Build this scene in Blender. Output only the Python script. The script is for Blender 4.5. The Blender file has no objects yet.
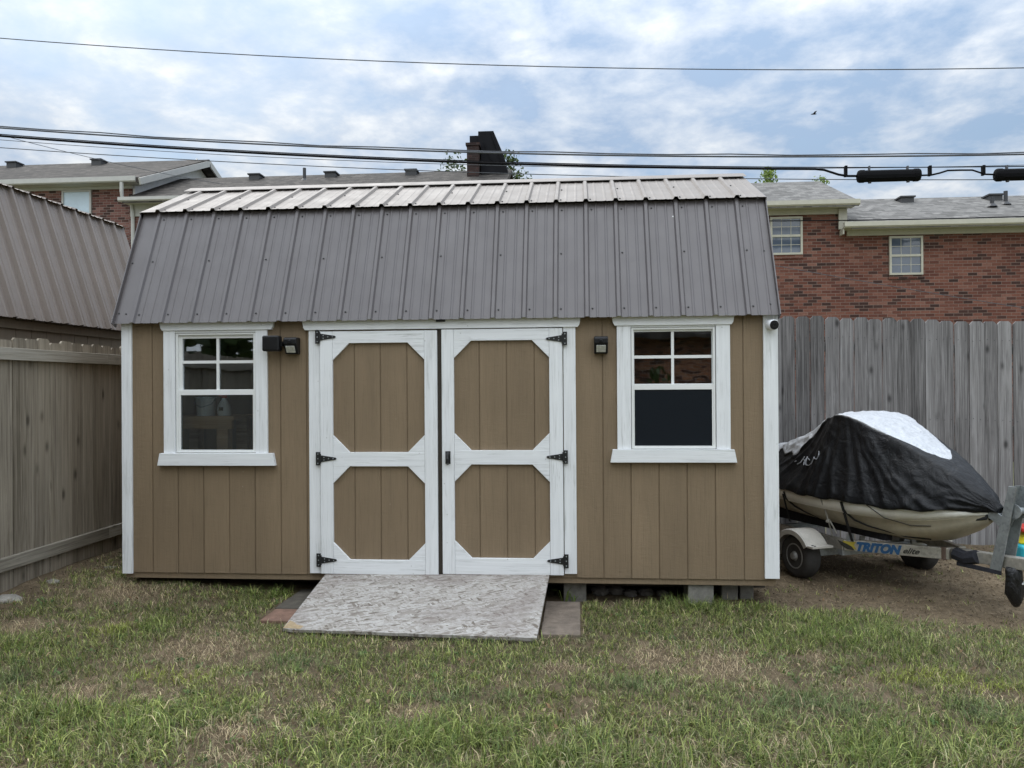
import bpy, math, random
import numpy as np
from mathutils import Vector, Matrix, noise as mnoise

random.seed(7)
RNG = np.random.default_rng(11)
scene = bpy.context.scene
COL = scene.collection
R = math.radians

# ------------------------------------------------------------------ mesh helpers
class MB:
    """collects shapes; build() links them as ONE mesh object"""
    def __init__(self):
        self.v = []; self.f = []; self.m = []; self.r = []
    def add(self, verts, faces, mi=0, rnd=None):
        b = len(self.v)
        self.v += [tuple(p) for p in verts]
        if rnd is None: rnd = 0.5
        for f in faces:
            self.f.append(tuple(i + b for i in f)); self.m.append(mi); self.r.append(rnd)
    def box(self, x0, x1, y0, y1, z0, z1, mi=0, rnd=None):
        v = [(x0,y0,z0),(x1,y0,z0),(x1,y1,z0),(x0,y1,z0),(x0,y0,z1),(x1,y0,z1),(x1,y1,z1),(x0,y1,z1)]
        self.add(v, [(0,3,2,1),(4,5,6,7),(0,1,5,4),(1,2,6,5),(2,3,7,6),(3,0,4,7)], mi, rnd)
    def obox(self, c, ex, ey, ez, mi=0, rnd=None):
        """box with centre c and half-extent vectors"""
        c, ex, ey, ez = map(Vector, (c, ex, ey, ez))
        v = [c-ex-ey-ez, c+ex-ey-ez, c+ex+ey-ez, c-ex+ey-ez, c-ex-ey+ez, c+ex-ey+ez, c+ex+ey+ez, c-ex+ey+ez]
        self.add(v, [(0,3,2,1),(4,5,6,7),(0,1,5,4),(1,2,6,5),(2,3,7,6),(3,0,4,7)], mi, rnd)
    def bar(self, a, b, w, h, up=(0,0,1), mi=0, rnd=None):
        a, b = Vector(a), Vector(b); d = (b-a); n = d.normalized()
        s = n.cross(Vector(up)).normalized(); u = s.cross(n)
        self.obox((a+b)/2, d/2, s*w/2, u*h/2, mi, rnd)
    def prism(self, poly, ext, mi=0, rnd=None):
        """planar polygon (3D points) pushed along ext"""
        n = len(poly); ext = Vector(ext)
        p = [Vector(q) for q in poly]; q = [a+ext for a in p]
        nrm = Vector((0,0,0))
        for i in range(n):
            nrm += p[i].cross(p[(i+1) % n])
        fs = [tuple(range(n)), tuple(range(2*n-1, n-1, -1))]
        fs += [(i, i+n, (i+1) % n + n, (i+1) % n) for i in range(n)]
        if nrm.dot(ext) > 0: fs = [tuple(reversed(f)) for f in fs]
        self.add(p+q, fs, mi, rnd)
    def tube(self, pts, rad, n=8, mi=0, cap=True, rnd=None):
        pts = [Vector(p) for p in pts]
        if not isinstance(rad, (list, tuple)): rad = [rad]*len(pts)
        vs = []; prev = None
        for i, p in enumerate(pts):
            d = (pts[min(i+1, len(pts)-1)] - pts[max(i-1, 0)]).normalized()
            if prev is None:
                up = Vector((0,0,1)) if abs(d.z) < .9 else Vector((1,0,0))
                s = d.cross(up).normalized()
            else:
                s = (prev - d*prev.dot(d)).normalized()
            prev = s; u = s.cross(d)
            for k in range(n):
                a = 2*math.pi*k/n
                vs.append(p + (s*math.cos(a) + u*math.sin(a))*rad[i])
        fs = []
        for i in range(len(pts)-1):
            for k in range(n):
                fs.append((i*n+k, i*n+(k+1) % n, (i+1)*n+(k+1) % n, (i+1)*n+k))
        if cap:
            fs.append(tuple(range(n-1, -1, -1))); fs.append(tuple(range((len(pts)-1)*n, len(pts)*n)))
        self.add(vs, fs, mi, rnd)
    def lathe(self, prof, c=(0,0,0), ax=(0,0,1), n=24, mi=0):
        """prof: (radius, distance along ax)"""
        ax = Vector(ax).normalized(); c = Vector(c)
        s = ax.orthogonal().normalized(); u = ax.cross(s)
        vs = []
        for (r, h) in prof:
            for k in range(n):
                a = 2*math.pi*k/n
                vs.append(c + ax*h + (s*math.cos(a)+u*math.sin(a))*r)
        fs = []
        for i in range(len(prof)-1):
            for k in range(n):
                fs.append((i*n+k, i*n+(k+1) % n, (i+1)*n+(k+1) % n, (i+1)*n+k))
        fs.append(tuple(range(n-1, -1, -1))); fs.append(tuple(range((len(prof)-1)*n, len(prof)*n)))
        self.add(vs, fs, mi)
    def build(self, name, mats, parent=None, bevel=0, smooth=False, solid=0, loc=None, seg=2):
        if not isinstance(mats, (list, tuple)): mats = [mats]
        me = bpy.data.meshes.new(name)
        off = Vector((0,0,0))
        if parent is not None:
            p = parent
            while p is not None: off += p.location; p = p.parent
        if loc is not None: off += Vector(loc)
        me.from_pydata([tuple(Vector(p)-off) for p in self.v], [], self.f)
        for m in mats: me.materials.append(m)
        me.polygons.foreach_set('material_index', self.m)
        at = me.attributes.new('rnd', 'FLOAT', 'FACE'); at.data.foreach_set('value', self.r)
        if smooth: me.polygons.foreach_set('use_smooth', [True]*len(self.f))
        me.update()
        o = bpy.data.objects.new(name, me); COL.objects.link(o)
        if parent is not None: o.parent = parent
        if loc is not None: o.location = loc
        if solid:
            md = o.modifiers.new('thick', 'SOLIDIFY'); md.thickness = solid; md.offset = 0
        if bevel:
            md = o.modifiers.new('bevel', 'BEVEL'); md.width = bevel; md.segments = seg; md.limit_method = 'ANGLE'; md.angle_limit = R(40)
        return o

def tag(o, label=None, cat=None, group=None, kind=None):
    if label: o['label'] = label
    if cat: o['category'] = cat
    if group: o['group'] = group
    if kind: o['kind'] = kind
    return o
def thing(name, label, cat, loc=(0,0,0), group=None):
    o = bpy.data.objects.new(name, None); COL.objects.link(o)
    o.location = loc; o.empty_display_size = .2
    return tag(o, label, cat, group)
def thing_part(name, parent):
    o = bpy.data.objects.new(name, None); COL.objects.link(o); o.parent = parent; o.empty_display_size = .1; return o
def copy_tree(o, parent=None):
    c = o.copy(); COL.objects.link(c); c.parent = parent
    for ch in list(o.children): copy_tree(ch, c)
    return c

# ------------------------------------------------------------------ material helpers
class NT:
    def __init__(self, name):
        self.mat = bpy.data.materials.new(name); self.mat.use_nodes = True
        self.t = self.mat.node_tree; self.t.nodes.clear()
        self.out = self.t.nodes.new('ShaderNodeOutputMaterial')
        self.b = None
    def n(self, typ, **kw):
        nd = self.t.nodes.new(typ)
        for k, v in kw.items():
            if k.startswith('_'): setattr(nd, k[1:], v)
        for k, v in kw.items():
            if k.startswith('_'): continue
            key = k.replace('__', ' ')
            s = nd.inputs[int(key[1:])] if key[0] == 'i' and key[1:].isdigit() else nd.inputs[key]
            if hasattr(v, 'is_output') and v.is_output: self.t.links.new(v, s)
            else: s.default_value = v
        return nd
    def coords(self, scale=(1,1,1), rot=(0,0,0), loc=(0,0,0), src='Object'):
        tc = self.n('ShaderNodeTexCoord')
        return self.n('ShaderNodeMapping', Vector=tc.outputs[src], Scale=scale, Rotation=rot, Location=loc).outputs[0]
    def noise(self, vec, scale, detail=4, rough=.55, dist=0, dim='3D'):
        return self.n('ShaderNodeTexNoise', Vector=vec, Scale=scale, Detail=detail, Roughness=rough, Distortion=dist).outputs[0]
    def voro(self, vec, scale, feature='F1', out='Distance', rnd=1.0):
        return self.n('ShaderNodeTexVoronoi', _feature=feature, Vector=vec, Scale=scale, Randomness=rnd).outputs[out]
    def ramp(self, fac, stops, interp='LINEAR'):
        nd = self.n('ShaderNodeValToRGB', Fac=fac); cr = nd.color_ramp; cr.interpolation = interp
        while len(cr.elements) < len(stops): cr.elements.new(.5)
        for e, (p, c) in zip(cr.elements, stops):
            e.position = p
            e.color = (c, c, c, 1) if isinstance(c, (int, float)) else (*c, 1)
        return nd.outputs[0]
    def math(self, op, a, b=0.0, c=None, clamp=False):
        nd = self.n('ShaderNodeMath', _operation=op, _use_clamp=clamp, i0=a, i1=b)
        if c is not None:
            if hasattr(c, 'is_output'): self.t.links.new(c, nd.inputs[2])
            else: nd.inputs[2].default_value = c
        return nd.outputs[0]
    def mix(self, fac, a, b, blend='MIX'):
        nd = self.t.nodes.new('ShaderNodeMix'); nd.data_type = 'RGBA'; nd.blend_type = blend
        for idx, v in ((0, fac), (6, a), (7, b)):
            if hasattr(v, 'is_output'): self.t.links.new(v, nd.inputs[idx])
            elif idx == 0: nd.inputs[0].default_value = v
            else: nd.inputs[idx].default_value = (*v, 1) if len(v) == 3 else v
        return nd.outputs[2]
    def attr(self, name='rnd', out='Fac'):
        return self.n('ShaderNodeAttribute', _attribute_name=name).outputs[out]
    def bump(self, h, strength=.3, dist=.01, normal=None):
        nd = self.n('ShaderNodeBump', Height=h, Strength=strength, Distance=dist)
        if normal is not None: self.t.links.new(normal, nd.inputs['Normal'])
        return nd.outputs[0]
    def bsdf(self, color, rough=.6, metal=0, bump=None, spec=.5, coat=0, sheen=0, coat_rough=.1):
        b = self.n('ShaderNodeBsdfPrincipled')
        for k, v in (('Base Color', color), ('Roughness', rough), ('Metallic', metal), ('Specular IOR Level', spec), ('Coat Weight', coat), ('Sheen Weight', sheen), ('Coat Roughness', coat_rough)):
            if hasattr(v, 'is_output'): self.t.links.new(v, b.inputs[k])
            elif k == 'Base Color': b.inputs[k].default_value = (*v, 1)
            else: b.inputs[k].default_value = v
        if bump is not None: self.t.links.new(bump, b.inputs['Normal'])
        self.t.links.new(b.outputs[0], self.out.inputs[0]); self.b = b
        return self.mat

def lin(r, g, b):
    f = lambda c: (c/255/12.92) if c <= 10 else ((c/255+.055)/1.055)**2.4
    return (f(r), f(g), f(b))

def m_plain(name, col, rough=.6, metal=0, var=.12, scale=8, bump=.1, spec=.5, coat=0):
    t = NT(name); v = t.coords()
    n = t.noise(v, scale, 6)
    n2 = t.noise(v, scale*9, 3)
    f = t.math('ADD', t.math('MULTIPLY', n, .7), t.math('MULTIPLY', n2, .3))
    lo = tuple(c*(1-var*1.6) for c in col); hi = tuple(min(1, c*(1+var*1.3)) for c in col)
    c = t.ramp(f, [(.3, lo), (.7, hi)])
    return t.bsdf(c, rough, metal, t.bump(n2, bump, .003), spec, coat)

def m_painted_wood(name, col, vertical=True, var=.1, grime=(.45,.46,.45), wear=.75):
    t = NT(name)
    sc = (38, 38, 1.6) if vertical else (1.6, 38, 38)
    g = t.noise(t.coords(sc), 1.0, 6, .6, .4)
    big = t.noise(t.coords((3,3,3)), 1.0, 4)
    worn = t.noise(t.coords(tuple(s*1.7 for s in sc)), 1.0, 5, .7, .8)
    fac = t.math('MULTIPLY', t.ramp(worn, [(.5, 0), (.68, 1)]), t.ramp(big, [(.38, 0), (.6, 1)]))
    base = t.ramp(g, [(.3, tuple(c*(1-var) for c in col)), (.62, col)])
    c = t.mix(t.math('MULTIPLY', fac, wear), base, grime)
    spots = t.ramp(t.voro(t.coords((9,9,9)), 1.0), [(.03, 1), (.06, 0)])
    c = t.mix(t.math('MULTIPLY', spots, .35), c, (.22,.2,.18))
    return t.bsdf(c, .55, 0, t.bump(g, .35, .002), .35)

def m_siding():
    t = NT('tan_siding_paint')
    g = t.noise(t.coords((120, 120, 3.2)), 1.0, 5, .65, 1.2)
    g2 = t.noise(t.coords((16, 16, 45)), 1.0, 4, .6, .6)
    blot = t.noise(t.coords((2.2, 2.2, 1.1)), 1.0, 5)
    streak = t.noise(t.coords((9, 9, .5)), 1.0, 4)
    col = (.243, .179, .114)
    c = t.ramp(t.math('ADD', t.math('MULTIPLY', blot, .6), t.math('MULTIPLY', streak, .4)), [(.3, tuple(x*.84 for x in col)), (.7, tuple(x*1.12 for x in col))])
    c = t.mix(t.math('MULTIPLY', t.ramp(g, [(.48, 0), (.72, 1)]), .4), c, (.125,.095,.06))
    c = t.mix(1.0, c, t.ramp(t.attr(), [(0, .9), (1, 1.0)]), 'MULTIPLY')
    scuff = t.ramp(t.voro(t.coords((7,7,5)), 1.0), [(.025, 1), (.04, 0)])
    c = t.mix(t.math('MULTIPLY', scuff, .5), c, (.34,.29,.22))
    # splashed dirt near the bottom edge
    sx = t.n('ShaderNodeSeparateXYZ', Vector=t.coords())
    low = t.math('MULTIPLY', t.ramp(sx.outputs[2], [(0.0, 1), (.28, 0)]), t.ramp(t.noise(t.coords((6,6,3)), 1, 5), [(.35, 0), (.65, .5)]))
    c = t.mix(low, c, (.2,.165,.12))
    h = t.math('ADD', t.math('MULTIPLY', g, .6), t.math('MULTIPLY', g2, .5))
    return t.bsdf(c, .62, 0, t.bump(h, .9, .005), .3)

def m_roof(name, col, dirt=.3, rough=.38, coat=.3):
    t = NT(name)
    n = t.noise(t.coords((1.3,1.3,1.3)), 1.0, 5)
    s = t.noise(t.coords((3.5, .6, .6)), 1.0, 5, .6)
    f = t.math('ADD', t.math('MULTIPLY', n, .5), t.math('MULTIPLY', s, .5))
    c = t.ramp(f, [(.3, tuple(x*(1-dirt*.6) for x in col)), (.7, tuple(x*(1+dirt*.45) for x in col))])
    sp = t.ramp(t.voro(t.coords((2.7,2.7,2.7)), 1.0), [(.012, 1), (.02, 0)])
    c = t.mix(sp, c, (.6,.6,.58))
    wav = t.noise(t.coords((3, 1.5, 1.5)), 1.0, 2)
    rg = t.ramp(t.noise(t.coords((6,6,6)), 1, 4), [(.3, rough-.06), (.7, rough+.1)])
    return t.bsdf(c, rg, 0, t.bump(wav, .3, .03), .45, coat, 0, .25)

def m_old_wood(name, dark, mid, light, axis='z', knots=True, tint=None):
    """weathered boards; the face value 'rnd' shifts each board"""
    t = NT(name)
    r = t.attr()
    cb = t.n('ShaderNodeCombineXYZ', X=t.math('MULTIPLY', r, 37.0), Y=t.math('MULTIPLY', r, 91.0), Z=t.math('MULTIPLY', r, 53.0)).outputs[0]
    def vec(sc):
        v = t.coords(sc)
        return t.n('ShaderNodeVectorMath', _operation='ADD', i0=v, i1=cb).outputs[0]
    def S(a, l): return {'z': (a, a, l), 'x': (l, a, a), 'y': (a, l, a)}[axis]
    grain = t.noise(vec(S(70, 1.6)), 1.0, 8, .72, .9)
    bands = t.noise(vec(S(13, .55)), 1.0, 4, .6, 1.4)
    blot = t.noise(vec(S(3.5, .9)), 1.0, 4)
    f = t.math('ADD', t.math('MULTIPLY', grain, .52), t.math('ADD', t.math('MULTIPLY', bands, .30), t.math('MULTIPLY', blot, .18)))
    f = t.math('ADD', f, t.math('MULTIPLY', t.math('SUBTRACT', r, .5), .12))
    c = t.ramp(f, [(.385, dark), (.5, mid), (.615, light)])
    h = grain
    if knots:
        kd = t.voro(vec(S(5.2, 2.6)), 1.0)
        k = t.ramp(kd, [(.05, 1), (.085, .7), (.13, .25), (.19, 0)])
        c = t.mix(t.math('MULTIPLY', k, .8), c, tuple(x*.35 for x in dark))
    cr = t.ramp(t.noise(vec(S(80, .9)), 1.0, 3, .5, .3), [(.66, 0), (.72, 1)])
    c = t.mix(t.math('MULTIPLY', cr, .55), c, tuple(x*.4 for x in dark))
    if tint:
        c = t.mix(t.math('MULTIPLY', t.ramp(blot, [(.45, 0), (.7, 1)]), .35), c, tint)
    return t.bsdf(c, .85, 0, t.bump(h, .5, .004), .2)

def m_brick(name, lights, mortar, bw=.2, bh=.0677, ms=.010, axis='x', dark_at=.26):
    t = NT(name)
    tc = t.n('ShaderNodeTexCoord')
    sx = t.n('ShaderNodeSeparateXYZ', Vector=tc.outputs['Object'])
    u = t.math('ADD', sx.outputs[0], sx.outputs[1])
    v = t.n('ShaderNodeCombineXYZ', X=u, Y=sx.outputs[2], Z=0.0).outputs[0]
    b = t.n('ShaderNodeTexBrick', Vector=v, Color1=(0,0,0,1), Color2=(1,1,1,1), Mortar=(.5,.5,.5,1), Scale=1.0)
    b.inputs['Mortar Size'].default_value = ms/2; b.inputs['Brick Width'].default_value = bw; b.inputs['Row Height'].default_value = bh
    b.inputs['Mortar Smooth'].default_value = .2
    val = b.outputs['Color']
    c = t.ramp(val, [(0.0, (.035,.022,.02)), (dark_at-.05, (.06,.034,.029)), (dark_at, lights[0]), (.55, lights[1]), (.8, lights[2]), (1, lights[3])])
    n = t.noise(tc.outputs['Object'], 25, 5)
    big = t.noise(tc.outputs['Object'], .7, 4)
    c = t.mix(t.ramp(n, [(.35, .35), (.65, 0)]), c, tuple(x*.45 for x in lights[1]))
    c = t.mix(b.outputs['Fac'], c, mortar)
    c = t.mix(t.math('MULTIPLY', t.ramp(big, [(.4, 0), (.7, 1)]), .22), c, tuple(x*.5 for x in lights[1]))
    h = t.math('SUBTRACT', t.math('MULTIPLY', n, .3), b.outputs['Fac'])
    return t.bsdf(c, .85, 0, t.bump(h, .6, .008), .2)

def m_shingle(name, cols):
    t = NT(name)
    tc = t.n('ShaderNodeTexCoord'); sx = t.n('ShaderNodeSeparateXYZ', Vector=tc.outputs['Object'])
    v = t.n('ShaderNodeCombineXYZ', X=sx.outputs[0], Y=sx.outputs[1], Z=0.0).outputs[0]
    b = t.n('ShaderNodeTexBrick', Vector=v, Color1=(0,0,0,1), Color2=(1,1,1,1), Mortar=(.2,.2,.2,1), Scale=1.0)
    b.inputs['Mortar Size'].default_value = .006; b.inputs['Brick Width'].default_value = .17; b.inputs['Row Height'].default_value = .14
    b.inputs['Bias'].default_value = .0
    c = t.ramp(b.outputs['Color'], [(0, cols[0]), (.5, cols[1]), (1, cols[2])])
    n = t.noise(tc.outputs['Object'], 22, 5, .7); big = t.noise(tc.outputs['Object'], .6, 5)
    c = t.mix(t.math('MULTIPLY', t.ramp(n, [(.3, 1), (.7, 0)]), .35), c, tuple(x*.4 for x in cols[0]))
    c = t.mix(t.math('MULTIPLY', t.ramp(big, [(.4, 0), (.65, 1)]), .35), c, cols[0])
    return t.bsdf(c, .9, 0, t.bump(t.math('ADD', n, b.outputs['Color']), .5, .01), .2)

def m_glass(name, tint=(.9,.95,.97), refl=1.0):
    t = NT(name)
    tr = t.n('ShaderNodeBsdfTransparent', Color=(*tint, 1))
    gl = t.n('ShaderNodeBsdfGlossy', Color=(.95,.97,1,1), Roughness=.015)
    wav = t.noise(t.coords((2.5,2.5,2.5)), 1, 2)
    bp = t.bump(wav, .06, .02); t.t.links.new(bp, gl.inputs['Normal'])
    fr = t.n('ShaderNodeFresnel', IOR=1.5)
    mx = t.n('ShaderNodeMixShader', Fac=t.math('MULTIPLY', fr.outputs[0], refl, clamp=True), i1=tr.outputs[0], i2=gl.outputs[0])
    t.t.links.new(mx.outputs[0], t.out.inputs[0])
    return t.mat

def m_screen(name, col=(.03,.034,.04), cover=.12):
    """fine insect mesh: seen from here only as a dark see-through sheet"""
    t = NT(name)
    tr = t.n('ShaderNodeBsdfTransparent', Color=(1,1,1,1))
    d = t.n('ShaderNodeBsdfDiffuse', Color=(*col, 1))
    mx = t.n('ShaderNodeMixShader', Fac=cover, i1=tr.outputs[0], i2=d.outputs[0])
    t.t.links.new(mx.outputs[0], t.out.inputs[0])
    return t.mat

def m_osb():
    t = NT('weathered_osb')
    lay = []
    for i, (ang, sx, sy) in enumerate(((.25, 15, 62), (-.4, 17, 70), (.95, 19, 62), (2.75, 17, 66))):
        v = t.coords((1, 1, 1), (0, 0, ang), (i*3.7, i*1.3, 0))
        v = t.n('ShaderNodeMapping', Vector=v, Scale=(sx, sy, 20)).outputs[0]
        wob = t.n('ShaderNodeVectorMath', _operation='SCALE', i0=t.n('ShaderNodeTexNoise', Vector=v, Scale=.9, Detail=3).outputs['Color'], Scale=1.3).outputs[0]
        v = t.n('ShaderNodeVectorMath', _operation='ADD', i0=v, i1=wob).outputs[0]
        sp = t.n('ShaderNodeSeparateXYZ', Vector=t.n('ShaderNodeTexVoronoi', Vector=v, Scale=1.0).outputs['Color'])
        lay.append((sp.outputs[0], sp.outputs[1]))
    v = lay[0][0]
    for val, selv in lay[1:]:
        v = t.mix(t.math('GREATER_THAN', selv, .55), v, val)
    c = t.ramp(v, [(0, (.15,.125,.1)), (.14, (.29,.262,.232)), (.45, (.39,.365,.335)), (1, (.5,.48,.455))])
    fine = t.noise(t.coords((45,190,60)), 1, 6, .7)
    c = t.mix(t.math('MULTIPLY', t.ramp(fine, [(.36, 1), (.52, 0)]), .6), c, (.15,.135,.125))
    st = t.noise(t.coords((2.4,2.4,2.4)), 1, 6)
    c = t.mix(t.math('MULTIPLY', t.ramp(st, [(.5, 0), (.72, 1)]), .5), c, (.2,.165,.15))
    sx_ = t.n('ShaderNodeSeparateXYZ', Vector=t.coords())
    top = t.math('MULTIPLY', t.ramp(t.math('ADD', sx_.outputs[1], .5), [(.72, 0), (.98, 1)]), t.ramp(t.noise(t.coords((5,9,5)), 1, 5), [(.42, 0), (.6, .75)]))
    c = t.mix(top, c, (.13,.1,.085))
    return t.bsdf(c, .85, 0, t.bump(v, .35, .003), .2)

def m_ground():
    t = NT('lawn_soil')
    v = t.coords()
    big = t.noise(v, .9, 6); mid = t.noise(v, 7, 6, .6); fine = t.noise(v, 60, 4, .65)
    f = t.math('ADD', t.math('MULTIPLY', big, .3), t.math('ADD', t.math('MULTIPLY', mid, .4), t.math('MULTIPLY', fine, .3)))
    c = t.ramp(f, [(.3, (.06,.044,.028)), (.5, (.125,.094,.06)), (.66, (.22,.168,.11))])
    peb = t.ramp(t.voro(v, 38), [(.12, 1), (.2, 0)])
    c = t.mix(t.math('MULTIPLY', peb, t.ramp(t.noise(v, 3, 3), [(.5, 0), (.62, .6)])), c, (.27,.23,.18))
    # the far lawn beyond the yard, where no single blade shows
    sx = t.n('ShaderNodeSeparateXYZ', Vector=v)
    far = t.math('GREATER_THAN', sx.outputs[1], 3.2)
    near = t.math('MAXIMUM', t.math('LESS_THAN', sx.outputs[1], -5.2), t.math('GREATER_THAN', sx.outputs[0], 7.6))
    g = t.ramp(t.noise(v, 20, 5, .7), [(.3, (.12,.13,.06)), (.7, (.26,.25,.14))])
    c = t.mix(t.math('ADD', far, near, clamp=True), c, g)
    return t.bsdf(c, .95, 0, t.bump(t.math('ADD', mid, t.math('MULTIPLY', fine, .5)), .8, .02), .15)

def m_blades():
    t = NT('grass_blades')
    col = t.attr('tint', 'Color')
    d = t.n('ShaderNodeBsdfPrincipled', Roughness=.55); d.inputs['Specular IOR Level'].default_value = .3
    t.t.links.new(col, d.inputs['Base Color'])
    tl = t.n('ShaderNodeBsdfTranslucent', Color=col)
    mx = t.n('ShaderNodeMixShader', Fac=.28, i1=d.outputs[0], i2=tl.outputs[0])
    t.t.links.new(mx.outputs[0], t.out.inputs[0])
    return t.mat

def m_leaf(name, a, b):
    t = NT(name)
    c = t.ramp(t.attr(), [(0, a), (1, b)])
    d = t.n('ShaderNodeBsdfPrincipled', Roughness=.5); t.t.links.new(c, d.inputs['Base Color'])
    tl = t.n('ShaderNodeBsdfTranslucent', Color=c)
    mx = t.n('ShaderNodeMixShader', Fac=.35, i1=d.outputs[0], i2=tl.outputs[0])
    t.t.links.new(mx.outputs[0], t.out.inputs[0])
    return t.mat

def m_galv(name, col=(.42,.45,.46)):
    t = NT(name)
    v = t.n('ShaderNodeTexVoronoi', Vector=t.coords(), Scale=60.0).outputs['Color']
    n = t.noise(t.coords(), 9, 5)
    c = t.ramp(t.math('ADD', t.math('MULTIPLY', n, .75), t.math('MULTIPLY', t.n('ShaderNodeSeparateXYZ', Vector=v).outputs[0], .25)), [(.3, tuple(x*.62 for x in col)), (.7, col)])
    return t.bsdf(c, .48, .55, t.bump(n, .15, .003), .5)

def m_nylon(name, col, rough=.5, wr=.5, spec=.5, metal=0):
    t = NT(name)
    w1 = t.noise(t.coords((7,7,5)), 1, 5, .6, 1.2)
    w2 = t.noise(t.coords((24,24,15)), 1, 4, .6, 1.5)
    cre = t.math('ABSOLUTE', t.math('SUBTRACT', w1, .5))
    h = t.math('ADD', t.ramp(cre, [(0, 0), (.12, 1)]), t.math('MULTIPLY', w2, .5))
    c = t.ramp(w2, [(.3, tuple(x*.8 for x in col)), (.7, tuple(x*1.15 for x in col))])
    dust = t.ramp(t.noise(t.coords((3,3,3)), 1, 5), [(.45, 0), (.7, .25)])
    c = t.mix(dust, c, tuple(min(1, x*1.2+.02) for x in col))
    return t.bsdf(c, rough, metal, t.bump(h, wr, .012), spec)

M = {}
M['siding'] = m_siding()
M['white_v'] = m_painted_wood('white_trim_upright', (.80,.815,.83), True)
M['white_h'] = m_painted_wood('white_trim_level', (.80,.815,.83), False)
M['vinyl'] = m_plain('white_vinyl', (.78,.79,.78), .35, var=.03)
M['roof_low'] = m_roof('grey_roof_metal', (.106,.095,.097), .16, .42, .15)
M['roof_up'] = m_roof('sky_sheen_roof_metal', (.225,.2,.18), .2, .62, 0)  # roof metal lightened: grazing sky sheen is put into the colour
M['roof_brown'] = m_roof('taupe_roof_metal', (.2,.165,.142), .25, .45, .15)
M['screw'] = m_plain('screw_head', (.04,.04,.042), .5, var=.1)
M['black_metal'] = m_plain('black_iron', (.012,.012,.013), .45, var=.2)
M['black_plastic'] = m_plain('black_plastic', (.008,.008,.009), .45, var=.15, spec=.3)
M['lens'] = m_plain('lamp_lens', (.5,.5,.46), .25, var=.25, scale=60)
M['dark_gap'] = m_plain('dark_wood_and_shade', (.05,.04,.03), .8)  # wood of skids and bearers; also draws the ramp's edge shadow
M['inner'] = m_plain('bare_inner_wood', (.16,.12,.08), .8, var=.25)
M['bench'] = m_old_wood('bench_lumber', (.32,.18,.09), (.46,.28,.15), (.55,.36,.21), 'x', False)
M['glass'] = m_glass('window_glass', refl=2.6)      # coated panes
M['screen'] = m_screen('insect_screen')
M['white_plastic'] = m_plain('white_plastic', (.75,.76,.77), .4, var=.05)
M['red_plastic'] = m_plain('red_plastic', (.5,.03,.02), .35, var=.1)
M['yellow_plastic'] = m_plain('yellow_plastic', (.7,.62,.03), .35, var=.1)
M['cyan_plastic'] = m_plain('cyan_plastic', (.03,.4,.5), .35, var=.1)
M['fence_left'] = m_old_wood('weathered_fence_brownish', (.13,.11,.083), (.25,.216,.17), (.355,.315,.255), tint=(.29,.245,.18))
M['rail_left'] = m_old_wood('weathered_rail', (.17,.15,.12), (.28,.255,.21), (.38,.35,.3), 'y')
M['fence_back'] = m_old_wood('weathered_fence_grey', (.07,.067,.066), (.175,.168,.167), (.31,.302,.3))
M['rail_back'] = m_old_wood('weathered_back_rail', (.1,.1,.1), (.2,.19,.18), (.3,.29,.27), 'x')
M['brick_red'] = m_brick('red_brick', [(.11,.043,.032), (.165,.066,.047), (.205,.088,.063), (.24,.12,.09)], (.205,.155,.13), dark_at=.2)
M['brick_plum'] = m_brick('plum_brick', [(.1,.045,.038), (.165,.075,.062), (.21,.1,.085), (.25,.14,.12)], (.26,.22,.2))
M['brick_dark'] = m_brick('dark_chimney_brick', [(.025,.016,.015), (.035,.022,.02), (.045,.027,.024), (.055,.035,.03)], (.05,.043,.04))
M['brick_tan'] = m_brick('orange_brick', [(.22,.09,.05), (.36,.16,.09), (.42,.2,.12), (.46,.25,.16)], (.4,.36,.32))
M['shingle_grey'] = m_shingle('grey_shingles', [(.105,.1,.094), (.185,.178,.168), (.27,.258,.242)])
M['shingle_dark'] = m_shingle('dark_shingles', [(.036,.032,.029), (.064,.057,.05), (.11,.097,.086)])
M['beige_trim'] = m_plain('beige_aluminium', (.43,.41,.335), .45, var=.06)
M['white_trim'] = m_plain('white_aluminium', (.4,.395,.37), .45, var=.06)
M['white_lap'] = m_plain('white_vinyl_siding', (.66,.66,.65), .5, var=.06)
M['apt_glass'] = m_plain('curtained_glass', (.075,.095,.13), .06, var=.12, scale=2, bump=0, spec=.9)
M['blind'] = m_plain('window_blind', (.42,.52,.6), .25, var=.06, scale=3, spec=.8)
M['vent_dark'] = m_plain('dark_vent_metal', (.03,.03,.032), .5)
M['chase'] = m_plain('dark_chimney_cladding', (.008,.008,.010), .7, spec=.12, var=.2, scale=4)
M['cable'] = m_plain('black_cable', (.005,.005,.006), .8, spec=.1)
M['cable_grey'] = m_plain('grey_cable', (.06,.065,.075), .6)
M['osb'] = m_osb()
M['osb_raw'] = m_plain('raw_osb_chip', (.36,.27,.16), .8, var=.25, scale=50)
M['paver'] = m_plain('red_paver', (.2,.118,.085), .9, var=.28, scale=14, bump=.6)
M['paver_dull'] = m_plain('brown_paver', (.175,.14,.11), .9, var=.28, scale=14, bump=.6)
M['paver_dark'] = m_plain('mossy_paver', (.085,.075,.06), .9, var=.3, scale=14, bump=.6)
M['concrete'] = m_plain('concrete', (.2,.19,.17), .9, var=.25, scale=18, bump=.6)
M['stone'] = m_plain('pale_stone', (.24,.225,.195), .85, var=.3, scale=9, bump=.6)
M['dim_stone'] = m_plain('shade_dark_stone', (.11,.1,.09), .9, var=.3, scale=9, bump=.6)  # stone darkened: shade under the shed is put into the colour
M['rubber'] = m_plain('black_rubber', (.035,.033,.031), .75, var=.25, scale=20)
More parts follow.
